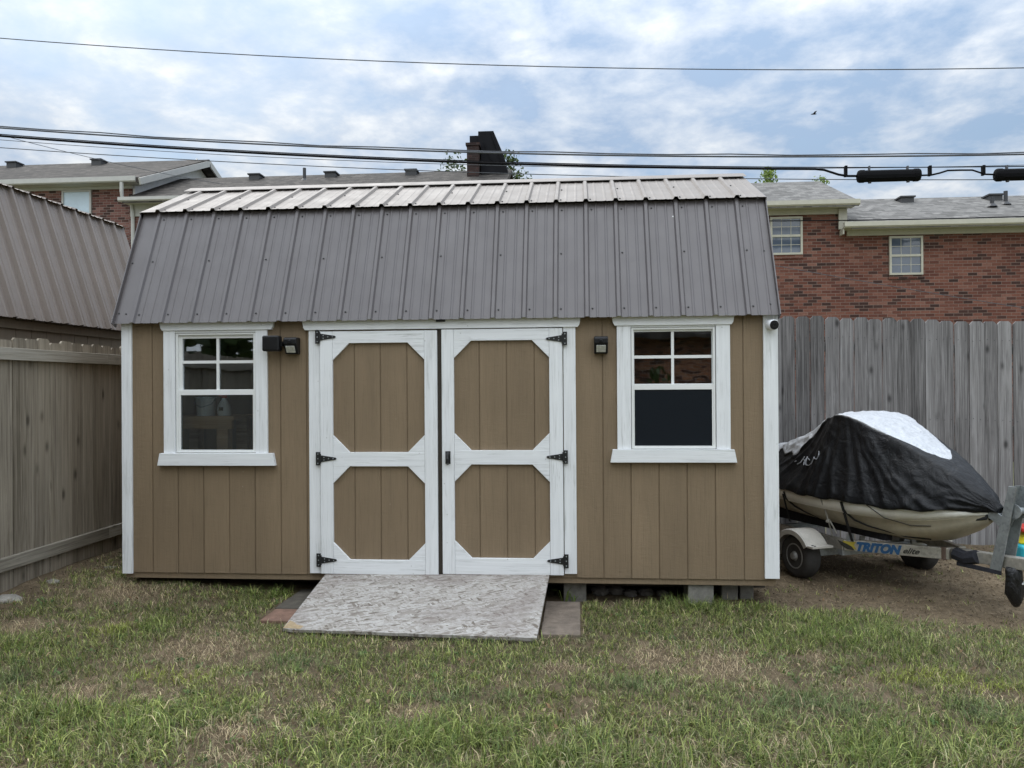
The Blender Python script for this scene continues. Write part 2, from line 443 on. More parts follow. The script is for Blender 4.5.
M['rim'] = m_plain('dull_steel_rim', (.3,.3,.29), .5, .3, var=.25)
M['fender'] = m_plain('off_white_fender', (.42,.4,.36), .5, var=.14)
M['galv'] = m_galv('galvanised_steel')
M['alu'] = m_galv('weathered_aluminium', (.56,.53,.47))
M['carpet'] = m_plain('dark_bunk_carpet', (.025,.026,.034), .95, var=.3, scale=60, bump=.6)
M['hull_top'] = m_plain('cream_gelcoat', (.8,.785,.73), .3, var=.07, scale=4, spec=.5)
M['hull_low'] = m_plain('tan_gelcoat', (.45,.41,.32), .4, var=.16, scale=4)
M['nylon'] = m_nylon('black_nylon', (.004,.0045,.006), .5, .3, .28)
M['silver'] = m_nylon('silver_fabric', (.47,.485,.51), .42, .28, .5, .2)
M['logo'] = m_plain('grey_print', (.3,.31,.33), .6, var=.05)
M['webbing'] = m_plain('black_webbing', (.01,.01,.011), .7)
M['rope'] = m_plain('grey_rope', (.3,.29,.26), .8)
M['decal_blue'] = m_plain('blue_decal', (.025,.095,.22), .4, var=.12)
M['decal_dark'] = m_plain('dark_decal', (.035,.035,.03), .5, var=.1)
M['decal_yellow'] = m_plain('yellow_decal', (.42,.34,.05), .5, var=.1)
M['ground'] = m_ground()
M['blades'] = m_blades()
M['bark'] = m_plain('bark', (.07,.055,.04), .9, var=.3, scale=12, bump=.8)
M['leaf'] = m_leaf('leaf_green', (.022,.04,.012), (.08,.12,.03))
M['leaf_bright'] = m_leaf('leaf_light_green', (.08,.13,.025), (.2,.27,.06))
M['bird'] = m_plain('dark_feathers', (.015,.015,.017), .8)
M['bag'] = m_nylon('black_bag', (.01,.01,.011), .42, .6)

# ------------------------------------------------------------------ ground
def vnoise(x, y, s, seed):
    """smooth lattice noise for numpy arrays, 0..1"""
    rg = np.random.default_rng(seed); g = rg.random((256, 256))
    X = np.asarray(x)*s+100.3; Y = np.asarray(y)*s+57.7
    xi = np.floor(X).astype(int); yi = np.floor(Y).astype(int)
    fx = X-xi; fy = Y-yi; fx = fx*fx*(3-2*fx); fy = fy*fy*(3-2*fy)
    a = g[xi % 256, yi % 256]; b = g[(xi+1) % 256, yi % 256]; c = g[xi % 256, (yi+1) % 256]; d = g[(xi+1) % 256, (yi+1) % 256]
    return (a*(1-fx)+b*fx)*(1-fy)+(c*(1-fx)+d*fx)*fy
def gz(x, y):
    x = np.asarray(x, float); y = np.asarray(y, float)
    z = np.interp(x, [-5, -3.1, -2.4, -1.2, 0, 1, 2, 3, 4, 6, 12], [-.02, -.035, -.10, -.165, -.19, -.195, -.2, -.205, -.22, -.26, -.3])
    k = np.clip((np.minimum(y, 0)+0)/-3, 0, 1)
    z = z*(1-k) + (z*.25-.15)*k            # flatter towards the viewer
    near = (np.abs(x) < 12) & (np.abs(y) < 9)
    return z + np.where(near, (vnoise(x, y, 1.1, 3)-.5)*.03 + (vnoise(x, y, 4, 4)-.5)*.018, 0)
def gz1(x, y): return float(gz(np.array([x]), np.array([y]))[0])

xs = np.concatenate([np.array([-150, -80, -40, -20, -12]), np.arange(-8, 9.01, .12), np.array([12, 20, 40, 80, 150])])
ys = np.concatenate([np.array([-80, -40, -20, -12]), np.arange(-8, 5.01, .12), np.array([7, 10, 16, 30, 60, 120, 250])])
GX, GY = np.meshgrid(xs, ys); GZ = gz(GX, GY)
mb = MB(); W = len(xs)
mb.v = [tuple(p) for p in np.stack([GX.ravel(), GY.ravel(), GZ.ravel()], 1)]
mb.f = [(j*W+i, j*W+i+1, (j+1)*W+i+1, (j+1)*W+i) for j in range(len(ys)-1) for i in range(W-1)]
mb.m = [0]*len(mb.f); mb.r = [.5]*len(mb.f)
tag(mb.build('ground', M['ground'], smooth=True), 'patchy lawn soil and bare brown dirt beside the shed', None, None, 'structure')

# ------------------------------------------------------------------ grass
STRAW = [(-1.19,-1.27,.37,.35),(-1.52,-2.04,.18,.16),(-2.49,-1.16,.16,.2),(-.79,-1.78,.12,.08),(.22,-2.09,.12,.1),(-.58,-2.43,.14,.15),(-.46,-2.65,.13,.09),(1.85,-1.31,.25,.32),(1.48,-1.2,.23,.26),(2.45,-1.07,.1,.1),(.93,-1.44,.17,.12),(.88,-2.4,.11,.08),(1.96,-2.31,.1,.13),(-2.3,-.25,.35,.3)]
LUSH = [(-1.51,-2.38,.33,.29),(2.8,-.74,.68,.5),(.37,-2.42,.45,.24),(-.91,-2.4,.28,.23),(1.92,-.06,.44,.17),(-1.3,-.02,.22,.16),(-1.71,-1.01,.19,.19),(-2.5,-1.6,.4,.4),(1.2,-2.6,.7,.3),(2.3,-2.5,.6,.3)]
YEL = [(3.17,-1.57,.15,.12),(2.95,-1.4,.27,.13),(-1.94,-1.03,.13,.17),(-1.2,-1.75,.2,.1)]
DARK = [(2.15,-1.84,.45,.25),(-1.99,-1.9,.11,.17),(-.57,-1.46,.29,.14),(.48,-1.88,.31,.11),(1.36,-1.68,.26,.12),(2.98,-1.91,.19,.16)]
def ell(x, y, L):
    o = np.zeros_like(x)
    for (a, b, rx, ry) in L:
        d = ((x-a)/rx)**2+((y-b)/ry)**2
        o = np.maximum(o, np.exp(-d*1.1))
    return o
def dirt_mask(x, y):
    edge = .12 - .34*np.maximum(x-2.35, 0) + (vnoise(x, y, 2.5, 8)-.5)*.5
    m = 1/(1+np.exp(-(y-edge)*14))
    m = m*np.clip((x-2.0)*4, 0, 1)
    lf = np.clip((-2.78-x+(vnoise(x, y, 3, 9)-.5)*.4)*4, 0, 1)*np.clip((y+1.3)*2, 0, 1)   # bare strip along the left fence
    return np.maximum(m, lf)
def allowed(x, y):
    ok = ~((np.abs(x) < 2.43) & (y > .06))
    ok &= ~((x > -.9) & (x < .86) & (y > -.86))
    ok &= ~((x > .76) & (x < 1.06) & (y > -.86) & (y < .06))
    ok &= ~((x > -1.14) & (x < -.8) & (y > -.74) & (y < .16))
    ok &= (x > -3.06) & (y < 2.7)
    return ok
def blades():
    rg = RNG
    nt = 66000
    def pts(n):
        # denser where the camera stands close
        n = int(n*1.51)
        x = rg.uniform(-3.1, 7.5, n); y = rg.uniform(-5.2, 2.6, n)
        inner = (y > -3.9) & (x < 1.05+(y+6.4)*.62) & (x > 1.05-(y+6.4)*.75)
        keep = (inner | (rg.random(n) < .5)) & allowed(x, y)
        return x[keep], y[keep]
    V = []; C = []
    # upright tufts
    x, y = pts(nt)
    straw = ell(x, y, STRAW); lush = ell(x, y, LUSH); yel = ell(x, y, YEL); dark = ell(x, y, DARK); dm = dirt_mask(x, y)
    big = vnoise(x, y, 1.4, 21); mid = vnoise(x, y, 4.5, 22); sm = vnoise(x, y, 11, 23)
    straw = np.clip(straw + np.clip((mid-.63)*2.6, 0, .8)*(1-lush) + np.clip((.3-big)*1.5, 0, .4), 0, 1)
    dens = np.clip(1.0 - .93*straw + .3*lush, 0, 1)*(1-.985*dm)
    dens *= np.clip(.45+sm*.9, 0, 1)
    k = rg.random(len(x)) < dens
    x, y, straw, lush, yel, dark, big, mid, sm = [a[k] for a in (x, y, straw, lush, yel, dark, big, mid, sm)]
    nb = 6
    bx = np.repeat(x, nb); by = np.repeat(y, nb); n = len(bx)
    rep = lambda a: np.repeat(a, nb)
    bx = bx + rg.normal(0, .014, n); by = by + rg.normal(0, .014, n)
    ok = allowed(bx, by); idx = np.nonzero(ok)[0]
    S, Lu, Ye, Da, Bi, Mi = [rep(a)[idx] for a in (straw, lush, yel, dark, big, mid)]
    tufttone = rep(rg.random(len(x)))[idx]; tuftL = rep(rg.uniform(.7, 1.3, len(x)))[idx]
    bx = bx[idx]; by = by[idx]; n = len(bx)
    L = rg.uniform(.028, .088, n)*tuftL*(.8+.75*Lu+.3*Da-.3*S)*np.where(by < -2.1, 1.25, 1)
    lean = np.abs(rg.normal(1.06, .40, n)); lean = np.clip(lean, .05, 1.35)
    col = np.empty((n, 3))
    g1 = np.array([.21,.25,.064]); g2 = np.array([.10,.145,.037]); g3 = np.array([.38,.40,.14]); st = np.array([.52,.42,.26]); pale = np.array([.36,.355,.19]); blue = np.array([.125,.175,.075])
    a = rg.random(n)
    col[:] = g1
    m = a < .35; col[m] = g2
    m = a > .72; col[m] = g3
    col = col*(1-Da[:,None]*.75) + blue*Da[:,None]*.75
    col = col*(1-Ye[:,None]*.8) + np.array([.36,.4,.07])*Ye[:,None]*.8
    col = col*(1-Lu[:,None]*.3) + np.array([.15,.23,.05])*Lu[:,None]*.3
    dry = rg.random(n) < np.clip(.11+.6*S+.25*(Mi-.5)-.2*Lu-.2*Da, .05, .9)
    mixed = np.where(rg.random(n) < .5, 1, 0)[:,None]*st + np.where(rg.random(n) < .5, 1, 0)[:,None]*0
    dcol = np.where((rg.random(n) < .5)[:,None], st, pale)
    col = np.where(dry[:,None], dcol, col)
    col *= (.72+.5*tufttone)[:,None]*rg.uniform(.5, 1.5, n)[:,None]*(.85+.3*Bi)[:,None]
    sets = [(bx, by, L, lean, col, rg.uniform(.0013, .0027, n)*np.where(by < -2, 1.2, 1.0), rg.uniform(0, .004, n))]
    # flat dead thatch, everywhere between the tufts
    x, y = pts(210000)
    dm = dirt_mask(x, y); straw = ell(x, y, STRAW)
    k = rg.random(len(x)) < np.clip(.62+.5*straw, 0, 1)*(1-.8*dm); x = x[k]; y = y[k]; n = len(x); straw = straw[k]; dm = dm[k]
    c = np.where((rg.random(n) < .55)[:,None], st*.95, np.array([.31,.24,.15]))
    green = rg.random(n) < .5*(1-straw)*(1-dm)
    c = np.where(green[:,None], np.array([.13,.17,.055]), c)*rg.uniform(.35, 1.1, n)[:,None]*(.68+.75*straw)[:,None]
    sets.append((x, y, rg.uniform(.025, .085, n), rg.uniform(1.15, 1.5, n), c, rg.uniform(.0009, .0019, n), rg.uniform(.002, .014, n)))
    # broad-leaved weeds in loose rosettes
    x, y = pts(900); dm = dirt_mask(x, y); k = rg.random(len(x)) < .5*(1-dm)*(.3+vnoise(x, y, 2.2, 31)); x = x[k]; y = y[k]
    m_ = 9; tone = np.repeat(rg.uniform(.7, 1.25, len(x)), m_); bx = np.repeat(x, m_)+rg.normal(0, .018, len(x)*m_); by = np.repeat(y, m_)+rg.normal(0, .018, len(x)*m_)
    ok = allowed(bx, by); bx = bx[ok]; by = by[ok]; tone = tone[ok]; n = len(bx)
    c = np.where((rg.random(n) < .6)[:,None], np.array([.10,.165,.05]), np.array([.16,.21,.07]))*tone[:,None]*rg.uniform(.75, 1.25, n)[:,None]
    sets.append((bx, by, rg.uniform(.02, .045, n), rg.uniform(.9, 1.45, n), c, rg.uniform(.004, .008, n), rg.uniform(.006, .02, n)))
    # a few dead leaves
    x, y = pts(700); n = len(x); c = np.where((rg.random(n) < .5)[:,None], np.array([.22,.13,.06]), np.array([.36,.27,.16]))*rg.uniform(.6, 1.2, n)[:,None]
    sets.append((x, y, rg.uniform(.02, .045, n), rg.uniform(1.2, 1.55, n), c, rg.uniform(.005, .011, n), rg.uniform(.008, .03, n)))
    Vs = []; Cs = []; Fq = []; base = 0; quads = []; tris = []
    for (x, y, L, lean, col, w, lift) in sets:
        n = len(x); z = gz(x, y)+lift-.002
        yaw = rg.uniform(0, 2*math.pi, n); d = np.stack([np.cos(yaw), np.sin(yaw), np.zeros(n)], 1)
        tw = yaw+math.pi/2+rg.normal(0, .5, n); s = np.stack([np.cos(tw), np.sin(tw), np.zeros(n)], 1)*w[:,None]
        b = np.stack([x, y, z], 1)
        l1 = lean*.55; l2 = np.minimum(lean*1.35, 1.6)
        p1 = b + (d*np.sin(l1)[:,None] + np.array([0,0,1])*np.cos(l1)[:,None])*(L*.5)[:,None]
        p2 = p1 + (d*np.sin(l2)[:,None] + np.array([0,0,1])*np.cos(l2)[:,None])*(L*.5)[:,None]
        V5 = np.stack([b-s, b+s, p1+s*.8, p1-s*.8, p2], 1)
        Vs.append(V5.reshape(-1, 3)); Cs.append(np.repeat(col, 5, 0))
        i0 = base + np.arange(n)*5
        quads.append(np.stack([i0, i0+1, i0+2, i0+3], 1)); tris.append(np.stack([i0+3, i0+2, i0+4], 1))
        base += n*5
    V = np.concatenate(Vs); C = np.concatenate(Cs); q = np.concatenate(quads); t = np.concatenate(tris)
    me = bpy.data.meshes.new('grass')
    me.vertices.add(len(V)); me.vertices.foreach_set('co', V.astype(np.float32).ravel())
    loops = np.concatenate([q.ravel(), t.ravel()]); me.loops.add(len(loops)); me.loops.foreach_set('vertex_index', loops.astype(np.int32))
    me.polygons.add(len(q)+len(t))
    ls = np.concatenate([np.arange(len(q))*4, len(q)*4+np.arange(len(t))*3]).astype(np.int32)
    me.polygons.foreach_set('loop_start', ls)
    me.update(calc_edges=True)
    ca = me.color_attributes.new('tint', 'FLOAT_COLOR', 'POINT')
    ca.data.foreach_set('color', np.concatenate([np.clip(C, 0, 1), np.ones((len(C), 1))], 1).astype(np.float32).ravel())
    me.materials.append(M['blades'])
    o = bpy.data.objects.new('grass', me); COL.objects.link(o)
    tag(o, 'thin patchy lawn grass mixed with dry straw', 'grass', None, 'stuff')
blades()

# small clods, straw and leaf bits on the bare dirt
mb = MB(); rg = RNG
cnt = 0
while cnt < 6500:
    if rg.random() < .8: x = rg.uniform(2.2, 5.4); y = rg.uniform(-1.0, 2.6)
    else: x = rg.uniform(-3.06, -2.3); y = rg.uniform(-1.6, 1.6)
    if rg.random() > float(dirt_mask(np.array([x]), np.array([y]))[0]): continue
    cnt += 1
    z = gz1(x, y); a = rg.uniform(0, math.pi)
    if rg.random() < .8: l = rg.uniform(.008, .03); w = rg.uniform(.0007, .0018); h = .0007
    else: l = rg.uniform(.003, .009); w = l*rg.uniform(.5, .9); h = rg.uniform(.001, .005)
    d = Vector((math.cos(a), math.sin(a), rg.uniform(-.35, .35))).normalized(); s = Vector((-math.sin(a), math.cos(a), rg.uniform(-.3, .3))).normalized()
    mb.obox((x, y, z+h*.5+.004), d*l, s*w, d.cross(s)*h, 0, float(rg.random()))
tdeb = NT('dirt_crumbs'); cdeb = tdeb.ramp(tdeb.attr(), [(0, (.085,.064,.042)), (.5, (.15,.112,.072)), (1, (.3,.23,.15))]); mdeb = tdeb.bsdf(cdeb, .9)
tag(mb.build('dirt_litter', mdeb), 'small clods and dead leaf bits on the bare dirt', 'litter', None, 'stuff')

# ------------------------------------------------------------------ ribbed metal sheets
def ribbed(mb, P0, e, s, width, length, ribs, mi=0, screws=(), smi=1, minor=(.0762, .1524), nseg=1, rh=.0165, rw=1.0, mh=.0045):
    """P0 corner on the lower edge, e across the ribs, s up the slope (both unit)"""
    P0 = Vector(P0); e = Vector(e).normalized(); s = Vector(s).normalized(); n = e.cross(s).normalized()
    prof = [(0.0, 0.0)]
    for r in sorted(ribs):
        prof += [(r-.022*rw, 0), (r-.011*rw, rh), (r+.011*rw, rh), (r+.022*rw, 0)]
        for q in minor:
            prof += [(r+q-.012, 0), (r+q-.004, mh), (r+q+.004, mh), (r+q+.012, 0)]
    prof = [p for p in prof if 0 <= p[0] <= width] + [(width, 0.0)]
    vs = []; rows = nseg+1
    for j in range(rows):
        for (t, h) in prof: vs.append(P0 + e*t + s*(length*j/nseg) + n*h)
    k = len(prof)
    fs = [(j*k+i, j*k+i+1, (j+1)*k+i+1, (j+1)*k+i) for j in range(nseg) for i in range(k-1)]
    mb.add(vs, fs, mi)
    for (t, l) in screws:
        c = P0+e*t+s*l+n*.002
        mb.lathe([(.006, 0), (.006, .003), (.0035, .006)], c, n, 8, smi)

# ------------------------------------------------------------------ the shed
XL, XR, DEP = -2.48, 2.48, 2.44
GROOVES = [(-11+k)*.2032 for k in range(23)]
EAVE = (-.07, 1.915); KNEE = (.37, 2.853); RIDGE = (1.22, 3.222)
def hi_at(y):      # underside of the roof above y
    if y > DEP/2: y = DEP-y
    if y < KNEE[0]: return EAVE[1]+(y-EAVE[0])*(KNEE[1]-EAVE[1])/(KNEE[0]-EAVE[0])
    return KNEE[1]+(y-KNEE[0])*(RIDGE[1]-KNEE[1])/(RIDGE[0]-KNEE[0])
LW = (-2.045, -1.408, .922, 1.845)     # window openings
RW = (1.426, 2.04, .95, 1.845)
shed = thing('garden_shed', 'tan wooden shed with grey gambrel metal roof and white double doors', 'shed', (0, 0, -.19))
def front_wall():
    mb = MB()
    xb = [XL+.021]
    gro = set()
    for g in GROOVES:
        xb += [g-.0045, g+.0045]; gro.add(round(g-.0045, 4))
    xb += [LW[0], LW[1], RW[0], RW[1], XR-.021]
    xb = sorted(set(round(a, 4) for a in xb))
    gints = [(g-.0045, g+.0045) for g in GROOVES]
    rb_ = random.Random(3); tone = {}
    for a, b in zip(xb[:-1], xb[1:]):
        mid = (a+b)/2
        key = sum(1 for g in GROOVES if g < mid); tone.setdefault(key, rb_.random())
        d = .007 if any(p < mid < q for p, q in gints) else 0.0
        zs = [0, 2.05]
        for w in (LW, RW):
            if w[0] < mid < w[1]: zs = [0, w[2], w[3], 2.05]
        for z0, z1 in zip(zs[::2], zs[1::2]):
            mb.box(a, b, d, .09, z0, z1, 0, tone[key])
    return mb
wall = front_wall().build('front_wall', M['siding'], shed)
def gable_wall(x0, x1, name):
    ys_ = [.09, KNEE[0], DEP/2, DEP-KNEE[0], DEP-.0]
    poly = [(x0, .09, 0)] + [(x0, y, hi_at(y)-.03) for y in (.09, KNEE[0], DEP/2, DEP-KNEE[0], DEP-.001)] + [(x0, DEP-.001, 0)]
    mb = MB(); mb.prism(poly, (x1-x0, 0, 0))
    sgn = 1 if x1 > 0 else -1
    return mb.build(name, M['siding'], shed)
gable_wall(XL+.021, XL+.07, 'side_wall'); gable_wall(XR-.07, XR-.021, 'side_wall')
mb = MB(); mb.box(XL+.07, XR-.07, DEP-.09, DEP-.002, 0, 2.05); mb.build('back_wall', M['siding'], shed)
mb = MB(); mb.box(XL+.02, XR-.02, .012, DEP-.02, -.045, -.002); mb.box(XL+.08, XR-.08, .1, DEP-.1, -.002, .012, 1)
mb.build('floor_frame', [M['siding'], M['inner']], shed)
mb = MB()
for y in (.32, 1.2, 2.1): mb.box(XL+.03, XR-.03, y, y+.09, -.135, -.046)
mb.build('skid', M['dark_gap'], shed)
# roof
tW = XR-.004-(XL-.02)
def rib_list(x0): return [(-.047+.2311*k)-x0 for k in range(-12, 13) if 0.04 < (-.047+.2311*k)-x0 < tW-.03]
x0 = XL-.02
low_dir = Vector((0, KNEE[0]-EAVE[0], KNEE[1]-EAVE[1])); low_len = low_dir.length
scr = []
ribs = rib_list(x0)
for i, r in enumerate(ribs):
    scr.append((r+.040, .075)); 
    if i % 2 == 0: scr.append((r+.040, .56))
    scr.append((r+.044, low_len-.07))
scr += [(.018, .09), (.075, .085), (tW-.05, .09), (tW-.05, .55), (.018, .55)]
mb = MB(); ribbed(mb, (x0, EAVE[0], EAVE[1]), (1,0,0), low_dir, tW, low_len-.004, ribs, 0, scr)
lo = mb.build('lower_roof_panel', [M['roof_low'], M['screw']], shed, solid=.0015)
up_dir = Vector((0, RIDGE[0]-KNEE[0], RIDGE[1]-KNEE[1])).normalized(); up_len = math.hypot(RIDGE[0]-KNEE[0]+.05, RIDGE[1]-KNEE[1]+.02)
scr = [(r+.04, .06) for r in ribs] + [(r+.04, .5) for r in ribs[::2]]
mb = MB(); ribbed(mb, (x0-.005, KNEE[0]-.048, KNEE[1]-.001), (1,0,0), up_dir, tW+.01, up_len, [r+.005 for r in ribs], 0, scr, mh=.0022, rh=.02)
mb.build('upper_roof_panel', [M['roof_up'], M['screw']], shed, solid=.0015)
# back slopes (same sheets mirrored)
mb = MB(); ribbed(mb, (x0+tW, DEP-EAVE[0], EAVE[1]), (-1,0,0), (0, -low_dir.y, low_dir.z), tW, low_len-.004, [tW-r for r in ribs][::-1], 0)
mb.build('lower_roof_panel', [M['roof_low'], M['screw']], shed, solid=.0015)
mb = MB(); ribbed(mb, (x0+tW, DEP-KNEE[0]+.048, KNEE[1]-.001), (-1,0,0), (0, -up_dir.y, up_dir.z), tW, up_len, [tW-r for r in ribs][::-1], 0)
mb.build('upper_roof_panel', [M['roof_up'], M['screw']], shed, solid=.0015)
# ridge cap with its two folded wings
mb = MB()
cx = DEP/2; rz = RIDGE[1]+.03
poly = [(x0-.01, cx-.15, rz-.052), (x0-.01, cx-.145, rz-.046), (x0-.01, cx-.02, rz+.008), (x0-.01, cx, rz+.014), (x0-.01, cx+.02, rz+.008), (x0-.01, cx+.145, rz-.046), (x0-.01, cx+.15, rz-.052), (x0-.01, cx, rz+.004)]
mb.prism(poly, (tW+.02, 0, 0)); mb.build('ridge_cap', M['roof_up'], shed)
# rake edging, both ends
for xe in (x0-.006, x0+tW+.006):
    mb = MB()
    for (a, b) in ((EAVE, KNEE), ((DEP-EAVE[0], EAVE[1]), (DEP-KNEE[0], KNEE[1]))):
        mb.bar((xe, a[0], a[1]-.012), (xe, b[0], b[1]-.012), .008, .07, (0, -1, 0))
    for (a, b) in (((KNEE[0]-.04, KNEE[1]-.01), RIDGE), ((DEP-KNEE[0]+.04, KNEE[1]-.01), RIDGE)):
        mb.bar((xe, a[0], a[1]-.02), (xe, b[0], b[1]-.02), .008, .06)
    mb.build('rake_trim', M['roof_low'], shed)
# corner boards
mb = MB(); mb.box(XL+.006, XL+.086, -.02, -.0005, -.009, 1.96); mb.box(XL+.006, XL+.0205, -.0003, .1, -.009, 1.96); mb.build('corner_trim', M['white_v'], shed, bevel=.002)
mb = MB(); mb.box(XR-.102, XR+.001, -.02, -.0005, .012, 1.96); mb.box(XR-.0205, XR+.001, -.0003, .1, .012, 1.96); mb.build('corner_trim', M['white_v'], shed, bevel=.002)

def head_board(mb, xa, xb, z0, z1, y0, y1):
    mb.prism([(xa+.012, y1, z0), (xb-.012, y1, z0), (xb, y1, z0+.02), (xb+.012, y1, z1), (xa-.012, y1, z1), (xa, y1, z0+.02)], (0, y0-y1, 0))

def window(o, cas, head, sill, glass_top, glass_low, munt, screen_full):
    """o: opening, cas: casing outer; each pane its own child"""
    x0_, x1_, z0_, z1_ = o
    w = MB()
    w.box(cas[0], x0_, -.022, -.0005, cas[2], cas[3])
    win = thing_part('window', shed)
    w.build('casing', M['white_v'], win, bevel=.002)
    w = MB(); w.box(x1_, cas[1], -.022, -.0005, cas[2], cas[3]); w.build('casing', M['white_v'], win, bevel=.002)
    h = MB(); head_board(h, head[0], head[1], head[2], head[3]+.03, -.032, -.0007)
    h.box(x0_+.001, x1_-.001, -.018, -.0005, o[3]-.004, head[2]-.0005)
    h.build('window_head', M['white_h'], win, bevel=.002)
    s = MB()
    s.prism([(sill[0]+.018, -.045, sill[3]-.001), (sill[1]-.018, -.045, sill[3]-.001), (sill[1], -.045, sill[2]), (sill[0], -.045, sill[2])], (0, .0445, 0))
    s.build('sill', M['white_h'], win, bevel=.002)
    f = MB()                       # vinyl frame in the opening
    fx0, fx1, fz0, fz1 = x0_+.004, x1_-.004, z0_+.002, z1_-.006
    gt, gl = glass_top, glass_low
    f.box(fx0, fx0+.016, -.012, .06, fz0, fz1); f.box(fx1-.016, fx1, -.012, .06, fz0, fz1)
    f.box(fx0+.016, fx1-.016, -.012, .06, fz1-.014, fz1); f.box(fx0+.016, fx1-.016, -.014, .06, fz0, fz0+.016)
    f.build('frame', M['vinyl'], win, bevel=.0015)
    f = MB()                       # upper sash, set back
    a, b = fx0+.0165, fx1-.0165
    zt = fz1-.0145
    f.box(a, gt[0], .006, .03, gt[2]-.03, zt); f.box(gt[1], b, .006, .03, gt[2]-.03, zt)
    f.box(gt[0], gt[1], .0065, .03, gt[3], zt); f.box(gt[0], gt[1], .0065, .03, gt[2]-.03, gt[2])
    f.build('sash', M['vinyl'], win, bevel=.0015)
    f = MB()
    f.box(munt[0]-.010, munt[0]+.010, .010, .022, gt[2], gt[3])
    f.box(gt[0], munt[0]-.010, .0105, .022, munt[1]-.011, munt[1]+.011); f.box(munt[0]+.010, gt[1], .0105, .022, munt[1]-.011, munt[1]+.011)
    f.build('muntin', M['vinyl'], win)
    f = MB()                       # lower sash in front
    zb = fz0+.0165; zm = gt[2]-.002
    f.box(a, gl[0], -.010, .004, zb, zm); f.box(gl[1], b, -.010, .004, zb, zm)
    f.box(gl[0], gl[1], -.0105, .004, gl[3], zm); f.box(gl[0], gl[1], -.0105, .004, zb, gl[2])
    f.build('sash', M['vinyl'], win, bevel=.0015)
    f = MB(); f.box(gt[0]-.003, gt[1]+.003, .023, .027, gt[2]-.003, gt[3]+.003); f.build('pane', M['glass'], win)
    f = MB(); f.box(gl[0]-.003, gl[1]+.003, -.002, .002, gl[2]-.003, gl[3]+.003); f.build('pane', M['glass'], win)
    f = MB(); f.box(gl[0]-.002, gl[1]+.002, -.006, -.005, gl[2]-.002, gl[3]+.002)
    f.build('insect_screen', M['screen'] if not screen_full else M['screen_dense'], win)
    return win
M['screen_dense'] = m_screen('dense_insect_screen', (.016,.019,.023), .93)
window(LW, (-2.136, -1.316, .9205, 1.862), (-2.155, -1.268, 1.860, 1.915), (-2.178, -1.252, .826, .921),
       (-1.998, -1.427, 1.406, 1.80), (-2.005, -1.434, .945, 1.364), (-1.718, 1.618), False)
window(RW, (1.325, 2.141, .949, 1.857), (1.298, 2.164, 1.855, 1.91), (1.272, 2.182, .853, .949),
       (1.452, 2.015, 1.427, 1.81), (1.452, 2.011, .973, 1.384), (1.732, 1.625), True)

# door casing and the two doors
mb = MB(); mb.box(-.992, -.906, -.022, -.0005, .012, 1.849); mb.build('door_casing', M['white_v'], shed, bevel=.002)
mb = MB(); mb.box(.932, 1.022, -.022, -.0005, .03, 1.852); mb.build('door_casing', M['white_v'], shed, bevel=.002)
mb = MB(); head_board(mb, -1.03, 1.052, 1.850, 1.94, -.034, -.0007); mb.build('door_head', M['white_h'], shed, bevel=.002)
def door(xa, xb, z0, z1, stile_l, stile_r, oct_u, oct_l, groovex, handle):
    """panel of grooved siding, board frame cut to two octagons"""
    p = MB()
    gx = sorted(groovex); edges = [xa+.006]
    for g in gx: edges += [g-.004, g+.004]
    edges.append(xb-.006)
    for i, (a, b) in enumerate(zip(edges[:-1], edges[1:])):
        d = -.004 if i % 2 else -.011
        p.box(a, b, d, -.0006, z0+.003, z1-.003, 0, .3+.15*(i % 4))
    d = p.build('door', M['siding'], shed)
    fy0, fy1 = -.036, -.0112
    f = MB()
    f.box(xa, stile_l, fy0, fy1, z0, z1); f.build('stile', M['white_v'], d, bevel=.0025)
    f = MB(); f.box(stile_r, xb, fy0, fy1, z0, z1); f.build('stile', M['white_v'], d, bevel=.0025)
    e = .0012
    rails = [(oct_u[1], z1), (oct_l[1], oct_u[0]), (z0, oct_l[0])]
    c = .128
    for k, (a, b) in enumerate(rails):          # each rail with the corner braces nailed against it
        f = MB(); f.box(stile_l+e, stile_r-e, fy0+.001, fy1, a, b)
        for (zz, sz) in ((a, -1), (b, 1)):
            if (k == 0 and sz > 0) or (k == 2 and sz < 0): continue
            for (sx, xs_) in ((1, stile_l+e), (-1, stile_r-e)):
                f.prism([(xs_, fy1, zz-sz*.0008), (xs_+sx*c, fy1, zz-sz*.0008), (xs_, fy1, zz+sz*c)], (0, fy0+.0022-fy1, 0))
        f.build('rail', M['white_h'], d, bevel=.002)
    return d
